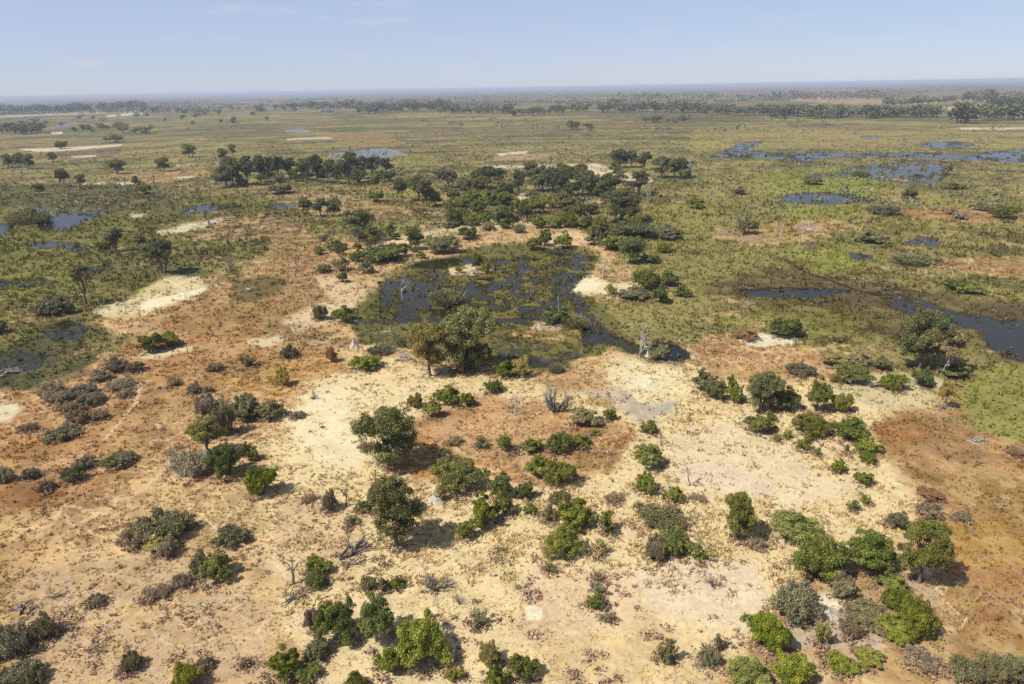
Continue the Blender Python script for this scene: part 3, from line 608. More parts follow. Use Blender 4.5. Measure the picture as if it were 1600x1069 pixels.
def palm_shape(seed, H=5.0):
    g = np.random.default_rng(seed); m = limb((0, 0, -.2), (.5, .1, H), .2, .15, g, .06, 6); top = m[-1, :3]; C = []; Nn = []; V = []; Fq = []; k = 0
    for f in range(22):
        a = g.uniform(0, 6.28); el = g.uniform(-.5, 1.1); d = np.array([math.cos(a) * math.cos(el), math.sin(a) * math.cos(el), math.sin(el)]); c = top + d * .9; s = unit(np.cross(d, [0, 0, 1.])); u2 = np.cross(s, d)
        for b in range(9):
            th = (b - 4) * .3; q = d * math.cos(th) + s * math.sin(th); e = c + q * 1.1 - np.array([0, 0, .25]); wd = np.cross(q, u2) * .07
            V += [c - wd, c + wd, e + wd * .3, e - wd * .3]; Fq.append((k, k + 1, k + 2, k + 3)); k += 4
    return ('fronds', np.array(V), np.array(Fq), g.random(len(V))), ('trunk',) + tube([m], 7)
def reed_shape(seed, R=2.2, H=1.5, n=6000):
    g = np.random.default_rng(seed); rr = R * np.sqrt(g.random(n)); a = g.uniform(0, 6.28, n); X = rr * np.cos(a); Y = rr * np.sin(a); rr = rr * (1 + .5 * np.sin(3 * a + 5 * rr)); h = H * g.uniform(.25, 1, n) * np.clip(1 - .5 * (rr / R) ** 2, .25, 1); w = .035
    b = g.uniform(0, 6.28, n); lx, ly = g.normal(0, .55, (2, n)); p0 = np.stack([X - np.cos(b) * w, Y - np.sin(b) * w, 0 * X], 1); p1 = np.stack([X + np.cos(b) * w, Y + np.sin(b) * w, 0 * X], 1)
    e = np.stack([X + lx, Y + ly, h], 1); V = np.stack([p0, p1, e + (p1 - p0) * .6, e - (p1 - p0) * .6], 1).reshape(-1, 4, 3).reshape(-1, 3)
    return (('blades', V, np.arange(n * 4).reshape(-1, 4), np.repeat(g.random(n), 4)),)
SH = {}
SH['bush'] = [bush_shape(11), bush_shape(12, nl=6), bush_shape(13, R=2.6, H=2.8, nl=9), bush_shape(14, nl=5, tall=True), bush_shape(15, R=3.0, H=2.8, nl=10, n=16000), bush_shape(16, R=2.3, H=3.3, nl=6, tall=True)]
SH['big'] = [bush_shape(21, R=3.6, H=4.6, nl=9, n=25000, sz=.14, tall=True), bush_shape(22, R=3.6, H=4.4, nl=11, n=25000, sz=.14), bush_shape(23, R=3.6, H=4.8, nl=8, n=25000, sz=.14, tall=True)]
SH['open'] = [open_bush_shape(31), open_bush_shape(32, n=1100), open_bush_shape(33, H=3.2, n=1900)]
SH['scrub'] = [scrub_shape(41), scrub_shape(42, R=2.5), scrub_shape(43, H=2.0)]
SH['tree'] = [tree_shape(51), tree_shape(52, nl=13, low=True), tree_shape(53, R=4.6, nl=14, n=30000), tree_shape(54, R=3.8, nl=11, stems=3), tree_shape(55, R=4.4, H=8.5, nl=13, stems=2, low=True)]
SH['thin'] = [tree_shape(61, R=2.4, H=11, nl=7, n=5000, crown0=.45)]
SH['sapling'] = [tree_shape(65, R=1.6, H=4.4, nl=6, n=1500, sz=.2, crown0=.3, low=True)]
SH['dead'] = [dead_shape(71), dead_shape(72, spread=.7, r=.28), dead_shape(73, depth=5, spread=.6, r=.36), dead_shape(74, depth=3, lean=(.3, .1)), dead_shape(75, forks=3, r=.24, depth=3)]
SH['fan'] = [dead_shape(77, H=7.5, depth=5, spread=.75, r=.26, kids=(2, 3))]
SH['bare'] = [bare_shrub_shape(81), bare_shrub_shape(82, n=16), bare_shrub_shape(83, n=8)]
SH['fallen'] = [fallen_shape(91), fallen_shape(92, n=6), fallen_shape(93, n=3, r=.22)]
SH['logs'] = [fallen_shape(97, L=7, n=9, r=.34)]
SH['snag'] = [snag_shape(101), snag_shape(102), snag_shape(103, H=5)]
SH['mound'] = [mound_shape(111), mound_shape(112, R=1.9, H=1.9)]
SH['palm'] = [palm_shape(121)]
SH['reed'] = [reed_shape(131), reed_shape(132, R=2.6)]
def soil_mat(name, c0, c1): return wood_mat(name, c0, c1, 1.2)
MOUNDM = soil_mat('pale_termite_clay', (.24, .21, .17), (.38, .34, .27))
# kind code -> shape, leaf material, wood material, object name, category, group of the repeats
KIND = {
 'b': ('bush', 'b', BARK, 'bush', 'bush', 'bright green bushes'), 'B': ('big', 'b', BARK, 'large_bush', 'bush', 'large rounded green bushes'),
 'd': ('bush', 'd', BARK, 'bush', 'bush', 'deep green bushes'), 'D': ('big', 'd', BARK, 'large_bush', 'bush', 'large rounded green bushes'),
 'o': ('bush', 'o', BARK, 'shrub', 'shrub', 'dull olive shrubs'), 'O': ('open', 'o', BARK, 'open_shrub', 'shrub', 'thin open shrubs'), 'w': ('open', 'b', BARK, 'open_shrub', 'shrub', 'thin open shrubs'), 'W': ('open', 'y', BARK, 'open_shrub', 'shrub', 'thin open shrubs'),
 'y': ('bush', 'y', BARK, 'bush', 'bush', 'yellow green bushes'), 'R': ('bush', 'r', BARK, 'shrub', 'shrub', 'rusty brown shrubs'), 'g': ('scrub', 'g', DEADG, 'grey_scrub', 'scrub', 'grey leafless scrub'), 'G': ('scrub', 'o', DEADG, 'grey_scrub', 'scrub', 'grey green scrub'),
 't': ('tree', 't', BARK, 'tree', 'tree', 'leafy trees'), 'k': ('tree', 'k', BARK, 'tree', 'tree', 'dark trees'), 'u': ('tree', 'u', BARK, 'tree', 'tree', 'yellowing trees'), 'U': ('tree', 'y', BARK, 'tree', 'tree', 'yellowing trees'),
 'v': ('tree', 'u', PALEBARK, 'tree', 'tree', 'yellowing trees'), 'n': ('thin', 'k', BARK, 'tree', 'tree', 'dark trees'), 's': ('sapling', 'd', BARK, 'sapling', 'sapling', 'young trees'),
 'X': ('dead', None, DEADW, 'dead_tree', 'dead tree', 'bleached dead trees'), 'F': ('fan', None, DEADW, 'dead_tree', 'dead tree', 'bleached dead trees'), 'x': ('bare', None, DEADG, 'bare_shrub', 'bare shrub', 'bare dead shrubs'), 'z': ('dead', None, DEADG, 'dead_tree', 'dead tree', 'grey dead trees'),
 'f': ('fallen', None, DEADG, 'fallen_branch', 'fallen branch', 'fallen dead branches'), 'l': ('fallen', None, DEADW, 'fallen_tree', 'fallen tree', 'fallen bleached trees'), 'L': ('logs', None, DEADW, 'log_pile', 'log pile', 'fallen bleached trees'),
 'S': ('snag', None, DEADW, 'snag', 'dead trunk', 'standing dead trunks'), 'c': ('snag', None, DEADG, 'snag', 'dead trunk', 'standing dead trunks'), 'm': ('mound', None, MOUNDM, 'termite_mound', 'termite mound', 'pale termite mounds'),
 'h': ('scrub', 'h', None, 'grass_thicket', 'tall grass', 'thickets of tall grass'), 'p': ('palm', 'o', BARK, 'palm_tree', 'palm', 'small palms'), 'e': ('reed', 'y', None, 'reed_clump', 'reeds', 'clumps of tall reeds'), 'E': ('reed', 'o', None, 'reed_clump', 'reeds', 'clumps of tall reeds')}
TREEISH = set('tkuUvnsXFzSc'); PROTO = {}; COUNT = {}
def proto(shape, v, leaf, wood):
    key = (shape, v, leaf, wood.name if wood else '')
    if key not in PROTO:
        parts = []; allV = []
        for q in SH[shape][v]:
            nm, V, Fq = q[:3]; lf = len(q) > 3; parts.append((nm, mesh_np(nm, V, Fq, MAT[leaf] if lf else wood, tint=q[3] if lf else None, smooth=not lf))); allV.append(V)
        A = np.concatenate(allV); PROTO[key] = (parts, np.percentile(np.hypot(A[:, 0], A[:, 1]), 96), np.percentile(A[:, 2], 98.8))
    return PROTO[key]
PR = np.random.default_rng(99)
def ground_z(x, y):
    X = np.array([x]); Y = np.array([y]); c, wet, den, aux = land(X, Y); return float(height(X, Y, wet, den, aux[3])[0])
PLACED = []; SPREAD = {}
def place(code, x, y, a, h, label, group, v=None, yaw=None):
    shape, leaf, wood, name, cat, g0 = KIND[code]; n = len(SH[shape]); v = COUNT.get(code, int(PR.integers(n))) if v is None else v; COUNT[code] = v + 1
    parts, r0, h0 = proto(shape, v % n, leaf, wood); yaw = PR.uniform(0, 6.283) if yaw is None else yaw
    sc_ = (a / r0, a / r0, h / h0)
    if len(parts) == 1: root = link(name, parts[0][1])
    else:
        root = bpy.data.objects.new(name, None); COL.objects.link(root); root.empty_display_size = .5
        for nm, me in parts: link(nm, me, root)
    root.location = (x, y, 0); root.scale = sc_; root.rotation_euler = (0, 0, yaw); tag(root, label, cat, group or g0); SPREAD[root.name] = a * (.35 if code in TREEISH else .95); PLACED.append((root, x, y, code)); return root
def solve(code, x0, y0, x1, y1):
    """centre, radius and height of a plant whose outline fills this box of the photograph"""
    xc, yc = (x0 + x1) / 2, (y0 + y1) / 2
    if code in TREEISH:
        X, Y, dp = hit(xc, y1); dep = math.atan2(HC, math.hypot(X, Y)); a = (x1 - x0) / 2 * dp / F; B = (y1 - y0) * dp / F
        lo, hi = .2, 40
        for _ in range(40):
            h = (lo + hi) / 2; c = .36 * h; top = (h - c) * math.cos(dep) + math.hypot(c * math.cos(dep), a * math.sin(dep) * .8)
            lo, hi = (h, hi) if top < B else (lo, h)
        return X, Y, a * (.92 if code in 'tkuUv' else 1), max(h * .96, .8 * a)
    B = y1 - y0; ap = (x1 - x0) / 2; sd = .5
    for _ in range(4):
        X, Y, dp = hit(xc, y1 - min(.78 * ap * sd, .6 * B)); dep = math.atan2(HC, math.hypot(X, Y)); sd = math.sin(dep)
    a = ap * dp / F; h = (B - 1.45 * ap * sd) * dp / F / (.95 * math.cos(dep)); h = min(max(h, .55 * a), 2.6 * a + 1)
    return X, Y, a, h
def item(code, x0, y0, x1, y1, label, group=None, v=None, yaw=None):
    X, Y, a, h = solve(code, x0, y0, x1, y1)
    if code in 'gG': h *= .9
    if code in 'eE': h *= .75
    if code in 'flL': h = max(.8, min(h, a * .55))
    if code == 'm' and v == 1: h = min(h, a * .55)
    return place(code, X, Y, a, h, label, group, v, yaw)
ITEMS = '''
# --- landmark trees in the foreground
t 558 634 655 727 v=4 | leafy tree with spreading olive crown and dark trunk beside the bare pale sand
t 577 749 663 853 v=1 | tall leafy tree with pale trunk just left of the pointed termite mound
B 675 714 766 782 v=1 | dense bright green bush immediately behind the pointed termite mound
m 664 756 697 790 v=0 | pointed pale grey termite mound on bare soil between bush and tree
b 736 770 779 830 | upright green bush to the right of the pointed termite mound
b 713 812 742 847 | small upright green bush in front of the termite mound clearing
b 635 616 661 642 | small round green bush beside a grey shrub near the top of the pale sand
d 678 597 722 636 | rounded green bush below the big pair of trees at the pond
b 716 610 743 638 | small low green bush joined to the right of a rounded bush below the pond trees
b 664 619 692 656 | yellow tinged green bush left of the rounded bush below the pond trees
d 757 594 785 617 | small dark bush right below the big pond trees
g 473 771 497 787 | small low grey bush alone on the pale grass left of a dead snag
g 505 764 527 803 | upright spiky grey bush beside the dead snag
z 526 740 556 790 v=3 | dead snag with crooked bare arms next to a spiky grey bush
d 552 778 583 802 | low dark green bush at the foot of the dead snag
b 388 728 434 780 | leafy bush at the right end of the left thicket, on pale sand
x 482 609 499 626 | small dark bare shrub on the upper edge of the pale sand
d 764 742 801 784 | green bush at the right corner of the dense bush by the termite mound
d 773 772 806 812 | olive green bush in front of the rusty grass heart
O 697 679 722 698 | small grey green bush in rusty grass right of the spreading tree
O 740 681 762 705 | small dull bush in the middle of the rusty grass
O 684 699 711 722 | sparse grey green bush in rusty grass above the dense bush
x 838 594 894 652 v=1 | large bare white grey shrub with tangled branches at the top of the rusty grass
X 793 606 818 648 v=1 | small bleached dead tree left of the tangled bare shrub
o 886 633 938 672 | wide grey olive shrub at the grey clay pan edge of the rusty grass
d 940 637 964 659 | small dark bush by the tip of the grey clay pan
d 887 674 925 702 | dark olive bush in rusty grass below the wide grey shrub
d 854 676 890 713 | green bush in the middle of the rusty grass thicket
d 811 680 848 711 | green bush at the left of the rusty grass thicket
w 776 678 806 712 | thin leafy bush with yellow green leaves in the left of the rusty thicket
w 920 670 938 683 | tiny pale green bush on the rusty grass right of a dark olive bush
b 822 704 874 754 | light green bush with feathery crown behind a round bright bush
b 849 719 899 764 v=4 | round bright green bush in front of the feathery one
d 806 752 834 783 | dark green bush left of the round bright bush
d 818 788 840 807 | small dark bush on pale ground left of the twin bright bushes
g 845 788 871 817 | greyish shrub touching the twin bright bushes
o 858 766 889 791 | olive shrub behind the twin bright bushes
b 868 781 925 834 v=0 | rear and darker of the twin bright green bushes
B 852 820 912 878 v=0 | front and lighter of the twin bright green bushes
s 925 802 961 834 | open dark sapling with splayed branches beside the twin bright bushes
b 1001 658 1027 682 | small round bush at the lower tip of the grey clay pan
B 990 689 1041 737 v=2 | round leafy bush alone on pale ground right of the rusty grass
b 992 738 1027 774 | oval bush in front of the lone round leafy bush
b 1036 756 1070 788 | light green bush to the right of an oval bush on pale grass
g 945 767 978 788 | low grey dry scrub left of the oval bush
G 990 783 1076 838 v=1 | broad grey olive scrub thicket on pale ground
b 1022 826 1074 873 | bright green bush joined to the front of the grey olive thicket
g 1005 838 1042 882 | grey pink bare shrub left of the bush in front of the grey olive thicket
w 1069 844 1110 882 | thin spreading green shrub right of the grey olive thicket
t 1126 772 1178 843 v=1 | small leafy tree standing alone on pale sand right of the grey olive thicket
c 1049 626 1061 650 | short dead trunk at the right end of the grey clay pan
c 1027 674 1038 696 | forked dark dead trunk behind the lone round leafy bush
z 1066 717 1090 758 v=3 | thin bare dead sapling on the pinkish sand
x 1069 640 1082 660 | tiny bare shrub on pale ground right of the clay pan
o 1081 573 1122 617 | yellowish green bush at the left end of the right hand thicket
d 1104 593 1133 629 | green bush second from the left end of the right hand thicket
b 1129 586 1160 632 | green bush in the right hand thicket, left of its dark trunked tree
k 1162 582 1218 643 v=4 | dark tree with pale trunk in the middle of the right hand thicket
b 1166 646 1209 681 | light green bush in front of the dark tree of the right hand thicket
d 1205 598 1252 645 | green bush to the right of the dark tree in the right hand thicket
B 1256 587 1293 648 v=2 | tall green bush at the right end of the right hand thicket
b 1290 612 1328 647 | low pale green bush just right of the tall one in the right hand thicket
b 1196 641 1211 660 | very small bush right of the bush in front of the dark tree
D 1243 645 1305 690 v=1 | large dense dark green bush at the head of the diagonal row
D 1300 647 1352 695 v=0 | large bush second in the diagonal row
b 1334 677 1374 711 | bush third in the diagonal row running to the rusty slope
b 1342 704 1368 726 | smallest bush at the lower end of the diagonal row
b 1246 679 1266 706 | small pale bush under the head of the diagonal row
w 1223 670 1237 687 | tiny right hand one of two green bushes on pale sand left of the diagonal row
w 1207 675 1221 691 | tiny left hand one of two green bushes on pale sand left of the diagonal row
w 1270 697 1283 713 | tiny bush below a small pale bush on open sand
w 1318 694 1328 711 | tiny thin bush beside the third bush of the diagonal row
b 1299 718 1319 742 | small round bush on open sand, left of another round bush, with grey twigs
b 1335 735 1364 762 v=2 | small round bright bush alone on open sand at the right
w 1324 779 1342 800 | small left bush of a pair on pale sand above the large bushes
w 1343 771 1360 790 | small right bush of a pair on pale sand above the large bushes
o 1385 798 1416 828 | olive bush behind the gap of the two large bushes at lower right
g 1431 781 1467 813 | grey scrub at the border of pale sand and rusty slope
g 1489 793 1515 817 | dark grey scrub on the rusty slope above the lower right trees
R 1434 762 1474 784 | low rusty olive shrub on the edge of the rusty slope
B 1199 790 1274 851 v=0 | large spreading green bush standing alone above the lower right group
D 1223 838 1320 922 v=1 | large wide green bush at the left of the lower right group
D 1322 824 1405 908 v=2 | large rounded green bush in the middle of the lower right group
t 1398 815 1473 911 v=1 | leafy tree with trunk showing at the right of the lower right group
G 1203 908 1277 980 v=2 | grey green thorny shrub left of the white soil heap
o 1300 898 1342 943 | olive shrub between the large wide bush and the white soil heap
b 1373 893 1418 933 | bush below the rounded one in the lower right group
b 1380 918 1421 960 | small bush under the leafy tree of the lower right group
D 1404 932 1460 1004 v=0 | large green bush at the lower right corner of the lower right group
b 1372 955 1428 1006 | light green bush left of the corner bush in the lower right group
o 1318 944 1390 986 | wide olive shrub right of the white soil heap
g 1312 965 1345 1000 | reddish grey scrub below the wide olive shrub
w 1274 972 1299 1012 | small upright green shrub on bare soil below the white soil heap
m 1272 920 1320 974 v=1 | worn white soil heap of an old termite mound between shrubs
B 1155 951 1217 1018 v=1 | green bush at the left edge of the bare soil, lower right
b 1184 972 1235 1026 | bush attached to the right of the green one at the bare soil edge
B 1136 1020 1204 1084 v=2 | pale green bush at the bottom edge below the bare soil
b 1196 1016 1260 1078 | low pale green bush right of another at the bottom edge below the bare soil
b 1288 1017 1334 1056 | left of two low bushes near the bottom edge under the white soil heap
b 1328 1008 1378 1046 | right of two low bushes near the bottom edge under the white soil heap
g 1412 1012 1468 1050 | wide grey scrub on the lower edge of the rusty slope
G 1484 1022 1532 1072 | grey green scrub in the bottom right, left one of three
G 1522 1014 1576 1070 | grey green scrub in the bottom right, middle one of three
G 1562 1016 1615 1078 | grey green scrub in the bottom right corner, cut by the frame
S 1588 778 1613 827 v=1 | pale leaning dead trunk at the right edge of the picture
c 1588 946 1604 974 | dark dead stump at the right edge on the rusty slope
l 1349 985 1372 1012 v=2 | short white fallen stick on bare soil
l 1502 660 1550 700 v=0 | heap of grey fallen branches by the reeds at the far right
z 1508 693 1538 728 v=1 | grey dead tree in front of the heap of fallen branches at the far right
g 1573 695 1596 716 | grey scrub by the reeds near the right edge
v 1460 594 1484 638 v=3 | little tree on a thick white trunk at the right of the pale grass
D 1300 568 1366 606 v=1 | wide low bush on pale grass below the right lagoon
b 1377 583 1413 613 | light green bush between two darker ones below the right lagoon
d 1424 576 1456 608 | dark bush just under the big right tree
k 1396 484 1478 576 v=1 | big dark green tree at the edge of the right lagoon
v 1426 508 1502 581 v=3 | tree with drooping tan crown and white stems in front of the big dark lagoon tree
d 1466 563 1512 594 | low dark bush at the right foot of the big lagoon tree
y 1284 547 1331 577 | yellow green bush at the left of the row below the right lagoon
o 1322 545 1363 577 | olive bush beside a yellow green one below the right lagoon
o 1364 558 1390 582 | small olive bush with reddish base left of the big lagoon tree
G 1229 563 1274 591 | grey green bush on the orange soil left of the wide low bush
d 1204 495 1252 531 | dark bush beside the small pale sand patch left of the right lagoon
d 1472 432 1515 456 | left and darker of two joined bushes beyond the right lagoon
b 1497 440 1537 463 | right and lighter of two joined bushes beyond the right lagoon
o 1337 357 1381 382 | flat olive bush in the marsh left of the small blue pool
E 1396 396 1450 415 | low reed clump between the two small blue pools
x 1257 372 1275 392 | small grey bare shrub below the white dead trees of the right marsh
# --- between the pond and the woods
d 951 345 1027 375 v=4 | wide bright bush at the front of the woods right of the pond
b 940 365 1004 396 v=2 | wide yellow green bush below the tallest wood edge right of the pond
d 912 360 943 385 | dark bush left of the wide yellow green one at the wood edge
o 1020 353 1062 377 | olive bush at the marsh end of the wood edge
t 925 338 956 384 v=3 | grey green tree leaning over the wood edge by the pond
k 940 297 1006 347 v=4 | big dark tree at the front corner of the central wood
d 905 318 936 336 | small dark bush left of the big dark corner tree
d 976 333 1010 354 | dark bush under the right side of the big corner tree
k 965 371 1005 412 v=1 | dark tree with thick trunk on the right shore of the pond
X 928 391 956 434 v=0 | white dead tree on the right shore of the pond
d 1000 396 1033 414 | dark bush right of the thick trunked shore tree
D 981 419 1033 456 v=1 | large green bush on the sandy right shore of the pond
d 1025 421 1063 450 | darker bush joined to the right of the large shore bush
o 968 449 1019 473 | olive bush in front of the large shore bush
d 1018 449 1044 477 | dark upright bush in front of the darker shore bush
d 1053 446 1080 466 | small bush at the marsh end of the right shore
w 945 443 966 463 | small thin bush on the bright sand of the right shore
z 818 435 842 460 v=1 | small grey dead tree in the weedy water of the pond
S 867 460 877 482 | white stump standing in the channel of the pond
d 846 479 890 510 | dark bush on the small islet of the pond
E 880 490 920 514 v=0 | reed clump right of the islet bush in the pond
X 984 506 1018 553 v=4 | white dead tree with two stems between pond and pale grass
m 1007 545 1018 559 v=0 | little pale termite mound beside the two stemmed dead tree
o 1015 538 1047 566 | shrub at the water right of the two stemmed dead tree
R 1144 510 1186 533 | rusty green shrub left of the small pale sand patch in the right marsh edge
y 798 558 826 594 | yellow green bush at the right foot of the big pond trees
E 858 563 880 584 v=0 | pale reed clump at the near shore of the pond
d 818 370 847 392 | left of two dark bushes on the far shore of the pond
d 840 360 864 386 | right of two dark bushes on the far shore of the pond
b 866 359 897 390 | upright green bush right of the two dark ones on the far shore
F 612 421 645 466 v=0 | white dead tree with fan of bare twigs standing in the pond
S 556 436 562 452 v=2 | thin white snag at the left shore of the pond
X 448 404 473 433 v=1 | left and nearer of two grey bare trees in the rusty marsh
X 460 382 482 412 v=0 | right and farther of two grey bare trees in the rusty marsh
S 481 442 492 480 v=0 | thin white dead trunk in rusty grass left of the pond
d 508 372 542 394 | dark bush at the left end of the pond thicket
d 524 383 543 400 | small bush below the left end of the pond thicket
o 519 398 550 426 | olive bush at the corner of the pond thicket
t 530 328 592 380 v=2 | broad tree at the left corner of the central wood
t 567 353 604 388 v=0 | smaller tree in front of the broad left corner tree
d 598 348 620 370 | bush to the right of the broad left corner tree
d 547 392 571 411 | dark bush in the middle left of the pond thicket
b 567 384 627 414 v=4 | widest green bush of the pond thicket
d 608 378 640 403 | bush right of the widest one in the pond thicket
k 634 355 664 390 v=1 | small dark tree in the pond thicket
o 663 368 718 399 | grey olive bush at the right end of the pond thicket
o 556 406 586 429 | olive bush in front of the pond thicket
d 527 424 545 443 | small bush on pale soil at the left pond shore
G 494 410 521 428 | grey scrub left of the pond thicket
G 489 474 514 502 | dark grey scrub at the left shore of the pond
d 518 474 559 505 | green bush next to the dark grey scrub at the left shore
w 712 412 726 428 | tiny bush at the left tip of the sandy islet
d 738 398 756 424 | dark upright bush on the sandy islet
b 750 401 771 428 | lighter bush right of the dark upright one on the sandy islet
E 672 445 724 478 v=1 | sprawling reed clump with brown stems in the middle of the pond
l 594 496 616 520 v=1 | tangle of dead branches lying in the dark water
m 543 524 565 547 v=0 | pale termite mound with a spike at the near left pond shore
b 547 552 596 583 v=2 | round green bush on pale grass near the white logs
L 608 545 648 568 v=0 yaw=0.4 | pile of white fallen logs beside the big pond trees
u 640 503 704 588 v=1 | tree with yellowish crown, left of the big pair at the pond
t 684 486 773 580 v=4 | large green tree, right of the big pair at the pond
D 704 536 768 586 v=1 | dense green undergrowth bush below the large green pond tree
d 770 560 807 594 | dark bush right under the large green pond tree
R 510 543 527 568 | small brown tree like shrub at the edge of the pale ground
y 431 575 456 606 | yellow green shrub among the orange grass
G 438 537 465 562 | grey green shrub behind the orange grass
E 576 538 617 555 v=1 | low reed clump at the near shore left of the white logs
# --- left marsh and rusty slope
k 226 371 278 428 v=3 | dark tree of several stems above the white sand patch at left
n 119 412 152 477 v=0 | tall thin tree at the left end of the white sand patch
k 170 357 196 393 v=0 | dark tree standing in the marsh behind the many stemmed one
u 213 363 232 394 v=3 | small yellowish tree in the marsh right of a dark tree
d 150 376 179 390 | low dark bush left of the dark marsh tree
o 54 465 102 496 | wide olive bush in the marsh left of the tall thin tree
d 79 465 101 488 | dark bush in front of the wide olive marsh bush
o 100 472 120 492 | small bush between the wide marsh bush and the tall thin tree
S 191 450 203 488 v=2 | grey snag standing on the white sand patch
S 207 411 219 432 v=1 | white stump left of the many stemmed dark tree
S 151 446 158 476 v=2 | pale snag right of the tall thin tree
x 349 396 373 426 v=2 | grey bare shrub in the marsh right of the many stemmed tree
l 372 434 404 456 v=2 | dead branch lying in the small dark pool left of the pond
d 214 521 252 555 v=1 | left half of the bright pair of bushes on the rusty slope
b 246 519 283 545 v=4 | right half of the bright pair of bushes on the rusty slope
c 289 529 299 552 | short dead trunk on the tan sand beside the bright pair of bushes
f 166 530 192 560 v=0 | tangled dead branches left of the bright pair of bushes
l -4 554 40 588 v=1 | white fallen logs in dark weed at the left edge
d -10 502 12 524 | dark bush at the left edge of the marsh
O 372 555 398 577 | olive scrub alone on the rusty slope
g 323 563 350 582 | dark scrub with bare twigs on the rusty slope
g 262 588 282 605 | small dark grey scrub above the yellow green tree
g 291 596 315 617 | round grey scrub above the yellow green tree
g 316 600 333 615 | small scrub right of the round grey one
g 162 556 202 584 | grey scrub in the left scrub field, behind all the others
G 198 562 229 584 | grey green scrub beside the rearmost one of the left scrub field
g 58 590 98 616 | grey scrub patch on the rusty slope at far left | grey scrub field on the rusty slope
g 74 606 113 632 | grey scrub patch on the rusty slope at far left | grey scrub field on the rusty slope
g 112 596 151 620 | grey scrub patch on the rusty slope at far left | grey scrub field on the rusty slope
G 118 610 164 636 | grey scrub patch on the rusty slope at far left | grey scrub field on the rusty slope
g 165 588 207 612 | grey scrub patch on the rusty slope at far left | grey scrub field on the rusty slope
g 182 606 207 623 | grey scrub patch on the rusty slope at far left | grey scrub field on the rusty slope
g 107 633 143 664 | grey scrub patch on the rusty slope at far left | grey scrub field on the rusty slope
g 139 635 171 660 | grey scrub patch on the rusty slope at far left | grey scrub field on the rusty slope
g 91 626 121 646 | grey scrub patch on the rusty slope at far left | grey scrub field on the rusty slope
g 140 575 175 598 | grey scrub patch on the rusty slope at far left | grey scrub field on the rusty slope
G 71 661 126 689 | low grey green scrub with a bare fork, below the left scrub field
g 34 659 60 676 | low grey scrub left of the one with a bare fork
f 60 655 80 675 v=2 | pale forked dead branch by the low grey green scrub
U 294 648 360 714 v=0 | yellow green tree at the left of the left thicket
g 304 614 343 654 | large grey scrub behind the yellow green tree
G 338 626 374 684 | grey green scrub right behind the yellow green tree
x 336 614 362 640 | silvery bare shrub at the top of the left thicket
o 359 616 406 660 | olive shrub at the top right of the left thicket
d 384 630 412 657 | dark green bush at the right of the left thicket
o 400 620 448 658 | low olive shrub trailing from the left thicket over the pale grass
D 331 694 388 752 v=1 | dense deep green bush in the left thicket
b 378 689 404 724 | small leafy bush joined to the dense deep green one
h 261 700 336 752 v=1 | broad tan green thatch of tall grass left of the dense deep green bush
R 280 700 312 722 | rusty shrub behind the broad thatch of tall grass
G 162 701 214 732 | olive grey scrub on tan grass left of the thatch
g 117 709 151 734 | grey scrub on tan grass left of the olive grey one
G 99 724 133 756 | dull olive scrub in front of a grey one at left
g -6 726 24 756 | dark grey scrub at the left edge on tan grass
g 36 727 60 750 | dark grey scrub second from the left edge on tan grass
g 60 747 85 770 | grey scrub at the foot of the leaning dead branch
z 62 717 92 760 v=3 | leaning dead tree above the orange grass at left
g 190 803 258 854 v=1 | left half of the biggest grey scrub thicket on tan grass
G 226 789 302 850 v=2 | right half of the biggest grey scrub thicket on tan grass
y 224 830 274 868 | yellow green bush at the front of the biggest grey scrub thicket
g 248 838 278 874 | grey scrub at the front foot of the biggest thicket
G 335 817 389 856 v=0 | grey olive scrub alone right of the biggest thicket
b 308 856 368 914 v=3 | green bush in front of the grey olive scrub on tan grass
G 296 860 330 900 | faded half of the green bush on tan grass
g 270 894 302 920 | low grey scrub left of the green bush on tan grass
g 227 910 269 940 | low flat grey scrub left of another low one on tan grass
g 137 926 165 950 | small dark scrub tuft in open tan grass
G 190 1017 223 1053 | faint brown scrub near the bottom of the tan grass
b 272 1037 314 1082 | green bush cut by the bottom edge left of centre
g 308 1024 334 1050 | dark grey scrub touching the bush at the bottom edge
g 376 1027 394 1046 | tiny dark scrub near the bottom edge, left of the low green bushes
G -24 968 52 1036 v=0 | dark olive shrub cut by the left edge near the bottom
G 48 958 90 1004 | olive shrub right of the one cut by the left edge
G -10 1032 60 1084 | grey olive shrub in the bottom left corner
G 40 1040 70 1075 | small grey shrub beside the one in the bottom left corner
f 16 910 68 960 v=1 | dark dead stump with broken branches near the left edge
f 66 914 106 944 v=0 | dead branch spreading right of the dark dead stump
f 90 955 120 984 v=2 | curled dead branch below the others near the left edge
b 477 866 515 903 v=2 | round bright green bush beside the fallen dead tree
d 479 893 510 923 | small lower bush joined under the round bright one
z 434 856 483 912 v=1 | dead leaning tree with pale branches left of the round bright bush
f 433 910 488 946 v=1 | pale dead branches lying on tan grass in front of the leaning dead tree
f 520 838 608 886 v=1 yaw=0.7 | long dark fallen branches sprawling on pale grass
z 536 813 553 850 v=0 | thin bare snag rising behind the long fallen branches
O 536 805 562 826 | small dull shrub behind the thin bare snag
o 565 899 588 925 | left of three small olive shrubs in a row
o 588 899 608 926 | middle of three small olive shrubs in a row
d 605 900 634 924 | right and greenest of three small olive shrubs in a row
x 652 886 706 933 v=1 | wide bare grey shrub alone on pale grass
x 704 922 732 950 v=2 | small pale bare shrub right of the wide bare one
D 495 934 568 1012 v=1 | left half of the big double bush at bottom centre
D 556 929 618 1018 v=2 | right half of the big double bush at bottom centre
g 475 946 503 986 | grey scrub left of the big double bush
B 614 958 714 1046 v=1 | large rounded yellowish green bush right of the big double bush
b 589 1008 633 1060 | small upright bush between the double bush and the large rounded one
